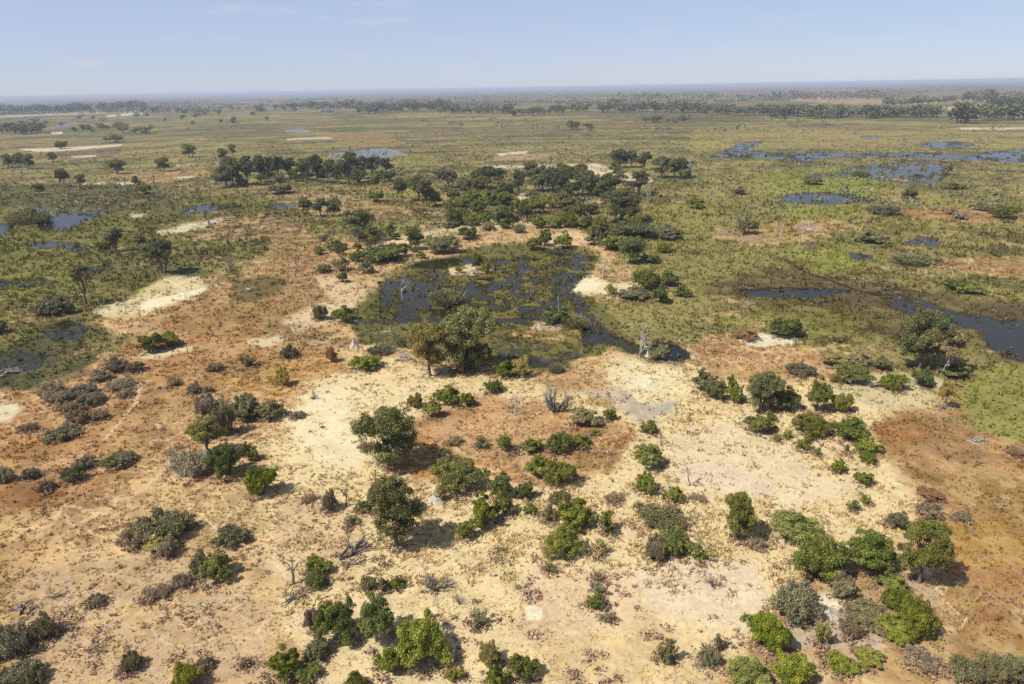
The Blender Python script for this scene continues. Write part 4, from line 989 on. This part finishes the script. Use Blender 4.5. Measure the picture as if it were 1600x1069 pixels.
d 418 1008 472 1070 v=3 | dark green bush near the bottom edge left of the double bush
b 461 1036 500 1068 | small bush right of the dark green one near the bottom edge
o 476 998 515 1034 | olive shrub behind the dark green bush near the bottom edge
d 536 1052 576 1090 | bush cut by the bottom edge under the double bush
w 698 1040 727 1066 | tiny leafy bush near the bottom edge right of the large rounded one
O 731 951 767 983 | sparse olive shrub on pale grass right of the large rounded bush
y 748 1007 784 1048 | yellow green bush near the bottom edge, upper one of a pair
b 758 1034 794 1080 | bush at the bottom edge, lower one of a pair
d 793 1022 842 1070 v=2 | dense dark bush at the bottom edge below the square white patch
w 918 922 947 956 | narrow green shrub on pale sand right of the square white patch
O 918 908 942 934 | faded shrub behind the narrow green one on pale sand
O 924 892 943 909 | little faded shrub farther behind the narrow green one
O 846 877 869 898 | little olive shrub on pale grass in front of the twin bright bushes
W 925 841 953 872 | sparse yellowish shrub below the open dark sapling
x 1101 892 1125 922 v=0 | small dark bare shrub on pinkish sand
O 1024 996 1055 1042 v=2 | tall thin olive shrub on pale grass at bottom right of centre
G 1090 1008 1122 1044 | grey olive scrub right of a tall thin shrub near the bottom
O 1114 992 1129 1021 | narrow shrub behind the grey olive one near the bottom
O 938 956 960 975 | tiny olive shrub on the pale heap right of the square white patch
g 1165 836 1195 862 | faint grey twiggy scrub under the lone small tree on pale sand
g 1080 770 1104 786 | faint grey scrub right of the light green bush on pale grass
g 455 640 478 655 | small grey scrub at the left rim of the bare pale sand
O 640 775 662 800 | dull shrub between the tall leafy tree and the termite mound
g 560 690 582 704 | low grey scrub on the bare pale sand left of the spreading tree
# --- right marsh
X 1224 300 1242 346 v=3 | tallest white dead tree in the right marsh
X 1239 335 1260 382 v=1 | white dead tree in front of the tallest one in the right marsh
X 1176 309 1196 343 v=3 | leaning white dead tree in the right marsh beside the green bush
z 1144 320 1160 347 v=0 | grey dead tree behind the green bush of the right marsh
o 1149 336 1182 368 v=3 | green bush between dead trees in the right marsh
S 1139 335 1148 371 v=2 | thin white snag left of the green bush between dead trees
S 1212 348 1222 384 v=0 | thin grey snag left of the white dead trees in the right marsh
l 1240 344 1285 364 v=0 | grey fallen trunks at the foot of the white dead trees
X 1107 290 1122 316 v=4 | pale dead tree in the open marsh right of the central wood
d 1069 306 1100 328 | dark bush in the open marsh right of the central wood
O 1142 290 1168 305 | thin dark shrub in the open marsh
o 1409 294 1432 312 | dark bush above the red soil of the right marsh
G 1356 317 1402 338 | grey scrub at the left end of the red soil
g 1476 322 1496 336 | grey scrub on the red soil, left one of two
g 1488 330 1510 344 | grey scrub on the red soil, right one of two
o 1520 316 1550 330 | olive bush behind the red soil near the right edge
d 1551 322 1591 343 | dark bush on the red soil near the right edge
o 1469 256 1488 274 | olive bush beside a white stump in the right shallows
X 1482 258 1494 275 v=4 | white stump beside an olive bush in the right shallows
d 1470 284 1508 297 | low dark bush at the shore of the right shallows
o 1254 276 1290 290 | low bush on a grassy spit left of the shallows
E 1332 262 1358 277 | pale reed clump in the right shallows
# --- central wood
t 616 278 637 316 v=3 | grey stemmed open tree at the left of the small grove left of the central wood
t 630 274 680 314 v=2 | broad dark tree in the small grove left of the central wood
t 649 281 683 324 v=0 | tree leaning forward in the small grove left of the central wood
o 671 300 690 322 | bush right of the small grove left of the central wood
b 574 298 602 317 | bright bush alone in the marsh left of the small grove
t 468 308 490 339 v=3 | left tree of the trio in the left marsh
k 488 310 514 339 v=0 | middle tree of the trio in the left marsh
k 508 310 535 338 v=4 | right tree of the trio in the left marsh
o 688 288 703 300 | small dark bush behind the central wood's left end
o 676 264 698 279 | low bush at the far end of the marsh behind the central wood
d 596 267 619 284 | dark bush at the right foot of the long grove
k 714 280 744 304 v=1 | dark tree of the central wood's edge | trees of the central wood
k 735 276 767 304 v=4 | dark tree of the central wood's edge | trees of the central wood
k 764 263 793 289 v=2 | dark tree of the central wood's edge | trees of the central wood
k 774 286 802 307 v=1 | dark tree of the central wood's edge | trees of the central wood
k 798 266 822 306 v=2 | dark tree of the central wood's edge | trees of the central wood
k 826 260 870 298 v=2 | dark tree of the central wood's edge | trees of the central wood
k 864 264 895 308 v=4 | dark tree of the central wood's edge | trees of the central wood
k 892 264 928 304 v=1 | dark tree of the central wood's edge | trees of the central wood
k 908 268 938 306 v=4 | dark tree of the central wood's edge | trees of the central wood
k 930 272 968 308 v=2 | dark tree of the central wood's edge | trees of the central wood
k 978 268 1018 305 v=0 | dark tree of the central wood's edge | trees of the central wood
k 846 262 880 302 v=1 | dark tree of the central wood's edge | trees of the central wood
o 960 266 982 286 | olive bush behind the right end of the central wood
X 1004 286 1022 314 v=4 | white dead tree at the right end of the central wood
d 697 295 720 314 | green bush filling the front of the central wood | bushes of the central wood
b 722 296 756 316 | green bush filling the front of the central wood | bushes of the central wood
b 752 297 782 322 | green bush filling the front of the central wood | bushes of the central wood
d 773 302 800 323 | green bush filling the front of the central wood | bushes of the central wood
b 735 310 764 334 | green bush filling the front of the central wood | bushes of the central wood
d 689 310 718 332 | green bush filling the front of the central wood | bushes of the central wood
b 710 307 735 325 | green bush filling the front of the central wood | bushes of the central wood
d 696 328 726 354 | green bush filling the front of the central wood | bushes of the central wood
b 720 330 750 354 | green bush filling the front of the central wood | bushes of the central wood
b 742 332 768 354 | green bush filling the front of the central wood | bushes of the central wood
d 775 340 803 359 | green bush filling the front of the central wood | bushes of the central wood
d 715 355 745 377 | green bush filling the front of the central wood | bushes of the central wood
d 803 310 828 334 | green bush filling the front of the central wood | bushes of the central wood
b 824 310 851 335 | green bush filling the front of the central wood | bushes of the central wood
b 852 305 880 327 | green bush filling the front of the central wood | bushes of the central wood
d 874 308 902 334 | green bush filling the front of the central wood | bushes of the central wood
d 894 316 914 340 | green bush filling the front of the central wood | bushes of the central wood
b 828 335 855 358 | green bush filling the front of the central wood | bushes of the central wood
b 850 338 878 358 | green bush filling the front of the central wood | bushes of the central wood
d 872 333 902 357 | green bush filling the front of the central wood | bushes of the central wood
b 896 338 920 358 | green bush filling the front of the central wood | bushes of the central wood
g 752 345 775 362 | grey scrub among the green bushes of the central wood
g 800 348 822 366 | grey scrub by the track in front of the central wood
d 950 254 972 272 | bush left of the grove behind the central wood
k 952 233 985 262 v=1 | dark tree of the grove behind the central wood | trees behind the central wood
k 974 235 1000 262 v=2 | dark tree of the grove behind the central wood | trees behind the central wood
k 994 238 1018 266 v=0 | dark tree of the grove behind the central wood | trees behind the central wood
k 1018 245 1050 278 v=1 | dark tree of the grove behind the central wood | trees behind the central wood
k 1040 246 1076 278 v=4 | dark tree of the grove behind the central wood | trees behind the central wood
b 1060 264 1080 281 | bush at the right foot of the grove behind the central wood
p 849 242 870 260 v=0 | small palm on the pale sand behind the central wood
d 869 255 879 264 | small bush right of the palm on the pale sand
# --- long grove left of the centre
k 334 258 374 293 v=1 | dark tree of the long grove left of the centre | trees of the long grove
k 348 246 386 290 v=4 | dark tree of the long grove left of the centre | trees of the long grove
k 372 244 404 290 v=0 | dark tree of the long grove left of the centre | trees of the long grove
k 396 243 420 285 v=2 | dark tree of the long grove left of the centre | trees of the long grove
t 412 245 434 281 v=0 | dark tree of the long grove left of the centre | trees of the long grove
k 424 245 450 281 v=3 | dark tree of the long grove left of the centre | trees of the long grove
k 440 247 466 279 v=0 | dark tree of the long grove left of the centre | trees of the long grove
t 460 248 490 284 v=3 | dark tree of the long grove left of the centre | trees of the long grove
k 478 243 514 286 v=2 | dark tree of the long grove left of the centre | trees of the long grove
k 506 250 534 288 v=3 | dark tree of the long grove left of the centre | trees of the long grove
k 526 239 566 290 v=0 | dark tree of the long grove left of the centre | trees of the long grove
k 554 245 582 279 v=1 | dark tree of the long grove left of the centre | trees of the long grove
k 570 245 600 278 v=3 | dark tree of the long grove left of the centre | trees of the long grove
k 592 247 616 274 v=0 | dark tree of the long grove left of the centre | trees of the long grove
o 420 288 458 304 | low bush in front of the long grove
# --- left distance
t 285 225 310 246 v=4 | dark tree alone in the left distance behind the long grove
t 341 232 359 251 v=4 | dark tree, left one of two behind the long grove
t 358 225 370 243 v=1 | dark tree, right one of two behind the long grove
t 5 241 23 262 v=1 | dark tree in the clump at the left edge of the marsh | trees at the left edge of the marsh
t 22 239 40 262 v=4 | dark tree in the clump at the left edge of the marsh | trees at the left edge of the marsh
t 37 241 55 264 v=4 | dark tree in the clump at the left edge of the marsh | trees at the left edge of the marsh
t 75 238 91 253 v=1 | small dark tree right of the clump at the left edge
t 170 249 198 272 v=1 | spreading dark tree in the open left marsh
t 244 246 266 268 v=4 | dark tree behind the grey dead tree of the left marsh
z 229 257 256 290 v=2 | grey dead tree with dense twigs in the left marsh
k 90 264 111 293 v=3 | left tree with pale trunks on the left marsh
t 119 272 135 290 v=4 | right and smaller dark tree on the left marsh
t 53 286 71 304 v=4 | small dark tree in the left marsh near the edge
k 209 275 222 298 v=3 | narrow dark tree beside the grey dead tree of the left marsh
d 216 287 241 304 | round bush under the narrow dark tree of the left marsh
z 186 266 206 292 v=0 | pale dead tree in the left marsh
E 18 324 76 350 v=1 | wide reed bank on the left pools
d 42 328 62 348 | dark bush on the reed bank of the left pools
S 313 328 321 347 v=1 | white dead trunk on the pale sand bank in the left marsh
m 330 334 346 348 v=1 | pale termite mound at the end of the sand bank in the left marsh
d 166 209 194 223 | low bush in the far left marsh
d 86 222 106 233 | small low bush above the long pale sand bar
# --- fillers of the woods
t 517 263 535 277 | low growth under the trees of the long grove | undergrowth of the long grove
g 492 261 513 277 | low growth under the trees of the long grove | undergrowth of the long grove
g 489 260 512 279 | low growth under the trees of the long grove | undergrowth of the long grove
t 449 264 469 280 | low growth under the trees of the long grove | undergrowth of the long grove
d 540 261 564 281 | low growth under the trees of the long grove | undergrowth of the long grove
d 516 265 535 281 | low growth under the trees of the long grove | undergrowth of the long grove
d 581 266 600 281 | low growth under the trees of the long grove | undergrowth of the long grove
d 469 264 490 282 | low growth under the trees of the long grove | undergrowth of the long grove
k 891 256 919 283 | dark tree standing within the central wood behind the pond | inner trees of the central wood
d 453 269 473 285 | low growth under the trees of the long grove | undergrowth of the long grove
d 550 267 573 286 | low growth under the trees of the long grove | undergrowth of the long grove
d 578 268 600 286 | low growth under the trees of the long grove | undergrowth of the long grove
d 403 266 428 286 | low growth under the trees of the long grove | undergrowth of the long grove
g 425 269 447 286 | low growth under the trees of the long grove | undergrowth of the long grove
k 811 254 847 288 | dark tree standing within the central wood behind the pond | inner trees of the central wood
g 370 278 387 291 | low growth under the trees of the long grove | undergrowth of the long grove
k 864 258 899 291 | dark tree standing within the central wood behind the pond | inner trees of the central wood
k 743 260 779 294 | dark tree standing within the central wood behind the pond | inner trees of the central wood
k 690 268 717 294 | dark tree standing within the central wood behind the pond | inner trees of the central wood
t 733 263 769 297 | dark tree standing within the central wood behind the pond | inner trees of the central wood
t 825 273 854 301 | dark tree standing within the central wood behind the pond | inner trees of the central wood
b 975 290 993 302 | green undergrowth bush within the central wood | undergrowth bushes of the central wood
b 773 286 804 305 | green undergrowth bush within the central wood | undergrowth bushes of the central wood
k 939 282 964 306 | dark tree standing within the central wood behind the pond | inner trees of the central wood
d 778 292 805 308 | green undergrowth bush within the central wood | undergrowth bushes of the central wood
d 921 290 952 309 | green undergrowth bush within the central wood | undergrowth bushes of the central wood
d 819 297 843 311 | green undergrowth bush within the central wood | undergrowth bushes of the central wood
d 831 304 851 316 | green undergrowth bush within the central wood | undergrowth bushes of the central wood
o 730 306 749 317 | green undergrowth bush within the central wood | undergrowth bushes of the central wood
k 872 285 906 317 | dark tree standing within the central wood behind the pond | inner trees of the central wood
o 783 304 808 319 | green undergrowth bush within the central wood | undergrowth bushes of the central wood
b 837 306 858 319 | green undergrowth bush within the central wood | undergrowth bushes of the central wood
d 761 303 793 323 | green undergrowth bush within the central wood | undergrowth bushes of the central wood
t 775 300 799 323 | dark tree standing within the central wood behind the pond | inner trees of the central wood
d 966 308 990 323 | green undergrowth bush within the central wood | undergrowth bushes of the central wood
d 864 312 886 326 | green undergrowth bush within the central wood | undergrowth bushes of the central wood
b 822 312 848 327 | green undergrowth bush within the central wood | undergrowth bushes of the central wood
d 951 316 974 329 | green undergrowth bush within the central wood | undergrowth bushes of the central wood
d 789 321 807 332 | green undergrowth bush within the central wood | undergrowth bushes of the central wood
t 864 301 897 333 | dark tree standing within the central wood behind the pond | inner trees of the central wood
d 883 316 914 335 | green undergrowth bush within the central wood | undergrowth bushes of the central wood
d 956 318 985 335 | green undergrowth bush within the central wood | undergrowth bushes of the central wood
t 733 313 759 337 | dark tree standing within the central wood behind the pond | inner trees of the central wood
d 707 326 736 344 | green undergrowth bush within the central wood | undergrowth bushes of the central wood
k 967 318 994 344 | dark tree standing within the central wood behind the pond | inner trees of the central wood
k 876 321 901 345 | dark tree standing within the central wood behind the pond | inner trees of the central wood
d 874 331 897 345 | green undergrowth bush within the central wood | undergrowth bushes of the central wood
b 782 329 811 347 | green undergrowth bush within the central wood | undergrowth bushes of the central wood
k 807 321 834 347 | dark tree standing within the central wood behind the pond | inner trees of the central wood
d 767 331 794 348 | green undergrowth bush within the central wood | undergrowth bushes of the central wood
t 769 320 799 349 | dark tree standing within the central wood behind the pond | inner trees of the central wood
d 710 334 736 349 | green undergrowth bush within the central wood | undergrowth bushes of the central wood
o 830 341 852 354 | green undergrowth bush within the central wood | undergrowth bushes of the central wood
o 697 345 716 356 | green undergrowth bush within the central wood | undergrowth bushes of the central wood
d 897 338 929 357 | green undergrowth bush within the central wood | undergrowth bushes of the central wood
d 691 347 710 358 | green undergrowth bush within the central wood | undergrowth bushes of the central wood
d 1023 354 1045 368 | green bush in the wood right of the pond | bushes of the wood right of the pond
o 549 352 572 368 | small bush of the thicket along the far shore of the pond | small bushes of the pond thicket
b 917 351 947 369 | green bush in the wood right of the pond | bushes of the wood right of the pond
d 722 355 745 372 | small bush of the thicket along the far shore of the pond | small bushes of the pond thicket
b 631 356 655 373 | small bush of the thicket along the far shore of the pond | small bushes of the pond thicket
o 552 358 576 374 | small bush of the thicket along the far shore of the pond | small bushes of the pond thicket
d 609 363 627 376 | small bush of the thicket along the far shore of the pond | small bushes of the pond thicket
o 495 366 512 378 | small bush of the thicket along the far shore of the pond | small bushes of the pond thicket
o 938 364 966 382 | green bush in the wood right of the pond | bushes of the wood right of the pond
d 984 368 1013 385 | green bush in the wood right of the pond | bushes of the wood right of the pond
b 957 373 981 388 | green bush in the wood right of the pond | bushes of the wood right of the pond
o 688 376 706 388 | small bush of the thicket along the far shore of the pond | small bushes of the pond thicket
b 954 373 981 390 | green bush in the wood right of the pond | bushes of the wood right of the pond
b 551 380 566 390 | small bush of the thicket along the far shore of the pond | small bushes of the pond thicket
b 628 380 643 391 | small bush of the thicket along the far shore of the pond | small bushes of the pond thicket
o 937 373 967 391 | green bush in the wood right of the pond | bushes of the wood right of the pond
o 975 379 1001 395 | green bush in the wood right of the pond | bushes of the wood right of the pond
o 640 385 654 395 | small bush of the thicket along the far shore of the pond | small bushes of the pond thicket
d 1024 380 1050 396 | green bush in the wood right of the pond | bushes of the wood right of the pond
o 681 387 695 397 | small bush of the thicket along the far shore of the pond | small bushes of the pond thicket
d 490 384 511 399 | small bush of the thicket along the far shore of the pond | small bushes of the pond thicket
d 577 387 597 401 | small bush of the thicket along the far shore of the pond | small bushes of the pond thicket
d 650 394 667 405 | small bush of the thicket along the far shore of the pond | small bushes of the pond thicket
d 609 397 628 410 | small bush of the thicket along the far shore of the pond | small bushes of the pond thicket
b 594 397 612 411 | small bush of the thicket along the far shore of the pond | small bushes of the pond thicket
'''
for ln in ITEMS.strip().splitlines():
    ln = ln.strip()
    if not ln or ln[0] == '#': continue
    q = [s.strip() for s in ln.split('|')]; h = q[0].split(); kv = dict(t.split('=') for t in h[5:])
    item(h[0], *map(float, h[1:5]), q[1], q[2] if len(q) > 2 else None, int(kv['v']) if 'v' in kv else None, float(kv['yaw']) if 'yaw' in kv else None)
for o, x, y, c in PLACED: pass
if PLACED:
    xs = np.array([p[1] for p in PLACED]); ys = np.array([p[2] for p in PLACED]); c, wet, den, aux = land(xs, ys); zz = height(xs, ys, wet, den, aux[3])
    for (o, x, y, cd), z, wv in zip(PLACED, zz, wet): o.location.z = float(max(z, WATER_Z - .1)) - .05
# ------------------------------------------------------------------ tree belts of the plain: every tree near enough to tell apart is its own object
def far_shape(seed, n=300):
    g = np.random.default_rng(seed); L = [(g.normal() * 2.0, g.normal() * 2.0, g.uniform(2.2, 8.2), g.uniform(1.6, 2.7), .8) for _ in range(10)]
    bl = [(x, y, z, r) for x, y, z, r, q in L]; V, Fq, t = foliage(bl, n, .95, g, down=-.8, fill=.2)
    T, TF = tube([limb((0, 0, -.5), (g.normal() * .5, g.normal() * .5, 6), .35, .15, g, .1, 4)] + [limb((0, 0, 2), (x, y, z), .2, .06, g, .1, 4) for x, y, z, r in bl], 4)
    return np.concatenate([V, T]), np.concatenate([Fq, TF + len(V)]), t, len(Fq), len(T)
FAR = []
for s in range(6):
    V, Fq, t, nf, nT = far_shape(200 + s); me = mesh_np('distant_tree', V, Fq, MAT['k'], tint=np.concatenate([t, np.zeros(nT)])); me.materials.append(BARK)
    mi = np.zeros(len(Fq), np.int32); mi[nf:] = 1; me.polygons.foreach_set('material_index', mi); FAR.append(me)
FR = np.random.default_rng(17)
def belt(x0, y0, x1, y1, n, hpx, jit, label, group, dens=1.0):
    for k in range(n):
        t = (k + FR.uniform(-.6, .6)) / max(n - 1, 1); px = x0 + (x1 - x0) * t; py = y0 + (y1 - y0) * t + FR.uniform(-jit, jit)
        X, Y, dp = hit(px, py); h = hpx * dp / F * FR.uniform(.75, 1.15); s = h / 9.5
        o = link('distant_tree', FAR[int(FR.integers(6))]); o.location = (X, Y, 0); o.scale = (s * FR.uniform(1.1, 1.6),) * 2 + (s,); o.rotation_euler.z = FR.uniform(0, 6.28); tag(o, label, 'tree', group)
EXTRA = []
BELTS = '''
-10 178 120 175 18 11.8 1.0 | dark tree in the long unbroken belt at far left under the horizon | far left tree belt
100 175 224 171 17 13.0 1.2 | dark tree in the long unbroken belt at far left under the horizon | far left tree belt
20 209 66 209 7 17.7 1.5 | dark tree in the round clump at the far left edge | far left clump
-4 207 14 207 3 13.0 1 | dark tree in the round clump at the far left edge | far left clump
118 205 166 205 6 9.4 3 | small grey green tree right of the round far left clump | scattered far left trees
186 205 236 207 7 10.6 3 | small grey green tree in the loose far left row | loose far left row
226 177 258 175 4 9.4 1 | small tree right of the far left belt | scattered trees by the far left belt
280 179 335 181 5 10.6 3 | small tree between far left belt and middle plain | scattered middle plain trees
400 176 460 172 6 9.4 3 | tree in the sparse middle row under the horizon | sparse middle row
458 172 562 168 18 10.6 2.5 | tree in the sparse middle row under the horizon | sparse middle row
566 178 582 178 3 15.3 1 | dark tree at the left end of the middle belt | middle belt
580 176 700 172 22 14.2 2 | dark tree of the middle belt under the horizon | middle belt under the horizon
690 176 800 178 20 13.0 1.5 | dark tree of the middle belt under the horizon | middle belt under the horizon
800 181 920 174 17 11.8 2.5 | dark tree of the middle belt under the horizon | middle belt under the horizon
940 175 1090 176 22 16.5 2 | dark tree of the right belt beyond the yellow marsh | right belt beyond the marsh
1090 177 1210 179 18 15.3 2 | dark tree of the right belt beyond the yellow marsh | right belt beyond the marsh
1205 183 1325 184 20 17.7 2.5 | dark tree of the right belt beyond the yellow marsh | right belt beyond the marsh
1346 184 1464 182 20 17.7 1.5 | dark tree of the dense belt left of the big far tree | dense right belt
1490 193 1515 194 3 30.7 1 | tall dark tree by the pale sand at the far right | tall far right trees
1512 189 1600 186 8 23.6 3 | tall dark tree by the pale sand at the far right | tall far right trees
1005 192 1026 192 3 13.0 .8 | dark tree in the black bush strip before the right belt | black bush strip
1070 192 1080 192 1 13.0 .5 | round dark tree in the black bush strip before the right belt | black bush strip
1030 191 1060 192 4 5.9 .8 | low dark tree in the black bush strip before the right belt | low trees of the black bush strip
896 203 918 206 3 14.2 2 | dark tree in the open middle plain | open middle plain trees
1390 166 1440 165 7 11.8 1.5 | tree in front of the tan far field at the right | trees by the tan far field
1450 162 1490 160 6 10.6 1 | tree in front of the tan far field at the right | trees by the tan far field
1504 161 1542 158 6 14.2 1 | tree in front of the tan far field at the right | trees by the tan far field
1552 166 1605 164 8 15.3 2 | tree at the right edge behind the tall far trees | right edge far trees
*1200 153 1380 152 29 10.6 1.5
*960 156 1200 155 29 9.4 1.5
*240 168 560 160 26 6 5
*600 165 950 158 22 6 3
60 192 420 188 18 7 8 | small dark tree dotted over the left plain | dotted trees of the left plain
*620 190 900 196 14 6 6
'''
for ln in BELTS.strip().splitlines():
    if not ln.strip() or ln.strip()[0] == '#': continue
    q = [s.strip() for s in ln.split('|')]
    if q[0][0] == '*': EXTRA.append(list(map(float, q[0][1:].split()))); continue
    b = list(map(float, q[0].split())); belt(b[0], b[1], b[2], b[3], int(b[4]), b[5], b[6], q[1], q[2])
def woodland():
    """the haze-blue far woods that read as one mass"""
    g = np.random.default_rng(31); n0 = 24000; px = g.uniform(-120, 1720, n0); hor = 137 + (800 - px) * math.tan(ROLL); py = hor + 1.0 + 28 * g.random(n0) ** 1.35
    d0 = fbm(px / 70, (py - hor) / 2.2, 91, 4); keep = d0 > .51 - .12 * (py - hor < 6); px, py = px[keep], py[keep]
    C = []; Nn = []; SZ = []
    for x, y in zip(px, py):
        X, Y, dp = hit(x, y); r = math.hypot(X, Y)
        if r > 16000 or r < 1500: continue
        h = g.uniform(5, 11); m = 9; q = g.normal(size=(m, 3)) * np.array([h * .34, h * .34, h * .2]); q[:, 2] += h * .58; C.append(q + np.array([X, Y, 0])); SZ.append(np.full(m, h * .55))
    for x0, y0, x1, y1, n, hp, jit in EXTRA:
        for k in range(int(n)):
            t = g.random(); X, Y, dp = hit(x0 + (x1 - x0) * t, y0 + (y1 - y0) * t + g.uniform(-jit, jit)); h = hp * dp / F * g.uniform(.7, 1.1); m = 40
            q = g.normal(size=(m, 3)) * np.array([h * .36, h * .36, h * .2]); q[:, 2] = np.abs(q[:, 2] + h * .55); C.append(q + np.array([X, Y, 0])); SZ.append(np.full(m, h * .26))
    C = np.concatenate(C); SZ = np.concatenate(SZ); Nn = unit(g.normal(size=C.shape) + np.array([-.3, -.4, .5]))
    t = unit(np.cross(Nn, unit(g.normal(size=C.shape)))); b = np.cross(Nn, t); s = (SZ * .5)[:, None]
    V = np.stack([C - t * s, C - b * s, C + t * s, C + b * s], 1).reshape(-1, 3)
    o = link('distant_woodland', mesh_np('distant_woodland', V, np.arange(len(V)).reshape(-1, 4), MAT['k'], tint=np.repeat(g.random(len(C)), 4))); tag(o, 'hazy blue green woodland spread along the horizon', 'woodland', kind='stuff')
woodland()
def brush():
    """small dark bushes dotted by the thousand over the far marsh"""
    g = np.random.default_rng(37); n0 = 6500; px = g.uniform(-60, 1660, n0); py = 152 + 180 * g.random(n0) ** 1.9
    az, r = px / 300, py / 40; keep = fbm(px / 90, py / 22, 95, 4) > .53; px, py = px[keep], py[keep]; C = []; SZ = []
    for x, y in zip(px, py):
        X, Y, dp = hit(x, y); h = g.uniform(.8, 2.4) * (1 + 1.2 * (y < 205) * g.random()); m = 14; q = g.normal(size=(m, 3)) * np.array([h * .6, h * .6, h * .25]); q[:, 2] = np.abs(q[:, 2] + h * .45); C.append(q + np.array([X, Y, 0])); SZ.append(np.full(m, h * .5))
    C = np.concatenate(C); SZ = np.concatenate(SZ); V, Fq = quads(C, unit(g.normal(size=C.shape) + np.array([0, 0, .5])), SZ, g)
    o = link('marsh_undergrowth', mesh_np('marsh_undergrowth', V, Fq, MAT['o'], tint=np.repeat(g.random(len(C)) * .8, 4))); tag(o, 'small dark bushes and reeds dotted over the far marsh', 'undergrowth', kind='stuff')
brush()
def forbs():
    """low dark tussocks between the scrub of the rusty slopes"""
    g = np.random.default_rng(41); n0 = 5200; px = g.uniform(-30, 1630, n0); py = 400 + 680 * g.random(n0); XY = np.array([hit(x, y)[:2] for x, y in zip(px, py)]); c, wet, den, aux = land(XY[:, 0], XY[:, 1])
    keep = (wet < .3) & (g.random(n0) < (1 - .75 * ((px > 1380) & (py > 640))) * np.where(den > .45, sst(.48, .68, fbm(px / 60, py / 40, 97, 3)) * .7, .06)); XY = XY[keep]; C = []; SZ = []
    for o, x, y, cd in PLACED:                                # dry grass left standing round the feet of the bushes
        if y < 260 and cd in 'bBdDoOyWwgGRtkuUvsh':
            R0 = SPREAD[o.name]
            for q in range(int(5 + 4 * R0)): a = g.uniform(0, 6.28); k = R0 * g.uniform(.75, 1.25); XY = np.concatenate([XY, [[x + k * math.cos(a), y + k * math.sin(a)]]])
    for X, Y in XY:
        h = g.uniform(.18, .6) * (1.0 + .4 * (g.random() < .2)); m = 26; q = g.normal(size=(m, 3)) * np.array([h * .7, h * .7, h * .3]); q[:, 2] = np.abs(q[:, 2] + h * .4); C.append(q + np.array([X, Y, 0])); SZ.append(np.full(m, .16 + h * .16))
    C = np.concatenate(C); SZ = np.concatenate(SZ); V, Fq = quads(C, unit(g.normal(size=C.shape) + np.array([0, 0, .4])), SZ, g)
    o = link('low_undergrowth', mesh_np('low_undergrowth', V, Fq, MAT['R'], tint=np.repeat(g.random(len(C)) * .8, 4))); tag(o, 'low brown tussocks scattered over the dry slopes', 'undergrowth', kind='stuff')
forbs()
# ------------------------------------------------------------------ the air: one even pale haze
def haze():
    R = 70000.0; z0, z1 = -3.0, 63.0
    V = [(x, y, z) for z in (z0, z1) for x, y in ((-R, -R), (R, -R), (R, R), (-R, R))]
    Fc = [(0, 3, 2, 1), (4, 5, 6, 7), (0, 1, 5, 4), (1, 2, 6, 5), (2, 3, 7, 6), (3, 0, 4, 7)]
    m = bpy.data.materials.new('pale_haze'); m.use_nodes = True; nt = m.node_tree; nt.nodes.remove(nt.nodes['Principled BSDF'])
    p = nt.nodes.new('ShaderNodeVolumePrincipled'); p.inputs['Density'].default_value = HAZE_D; p.inputs['Color'].default_value = (.55, .62, .78, 1); p.inputs['Anisotropy'].default_value = 0.0
    nt.links.new(p.outputs[0], nt.nodes['Material Output'].inputs['Volume'])
    o = link('haze', mesh_np('haze', V, Fc, m)); tag(o, 'thin blue haze over the plain', 'haze', kind='stuff')
HAZE_D = 1.15e-4
haze()
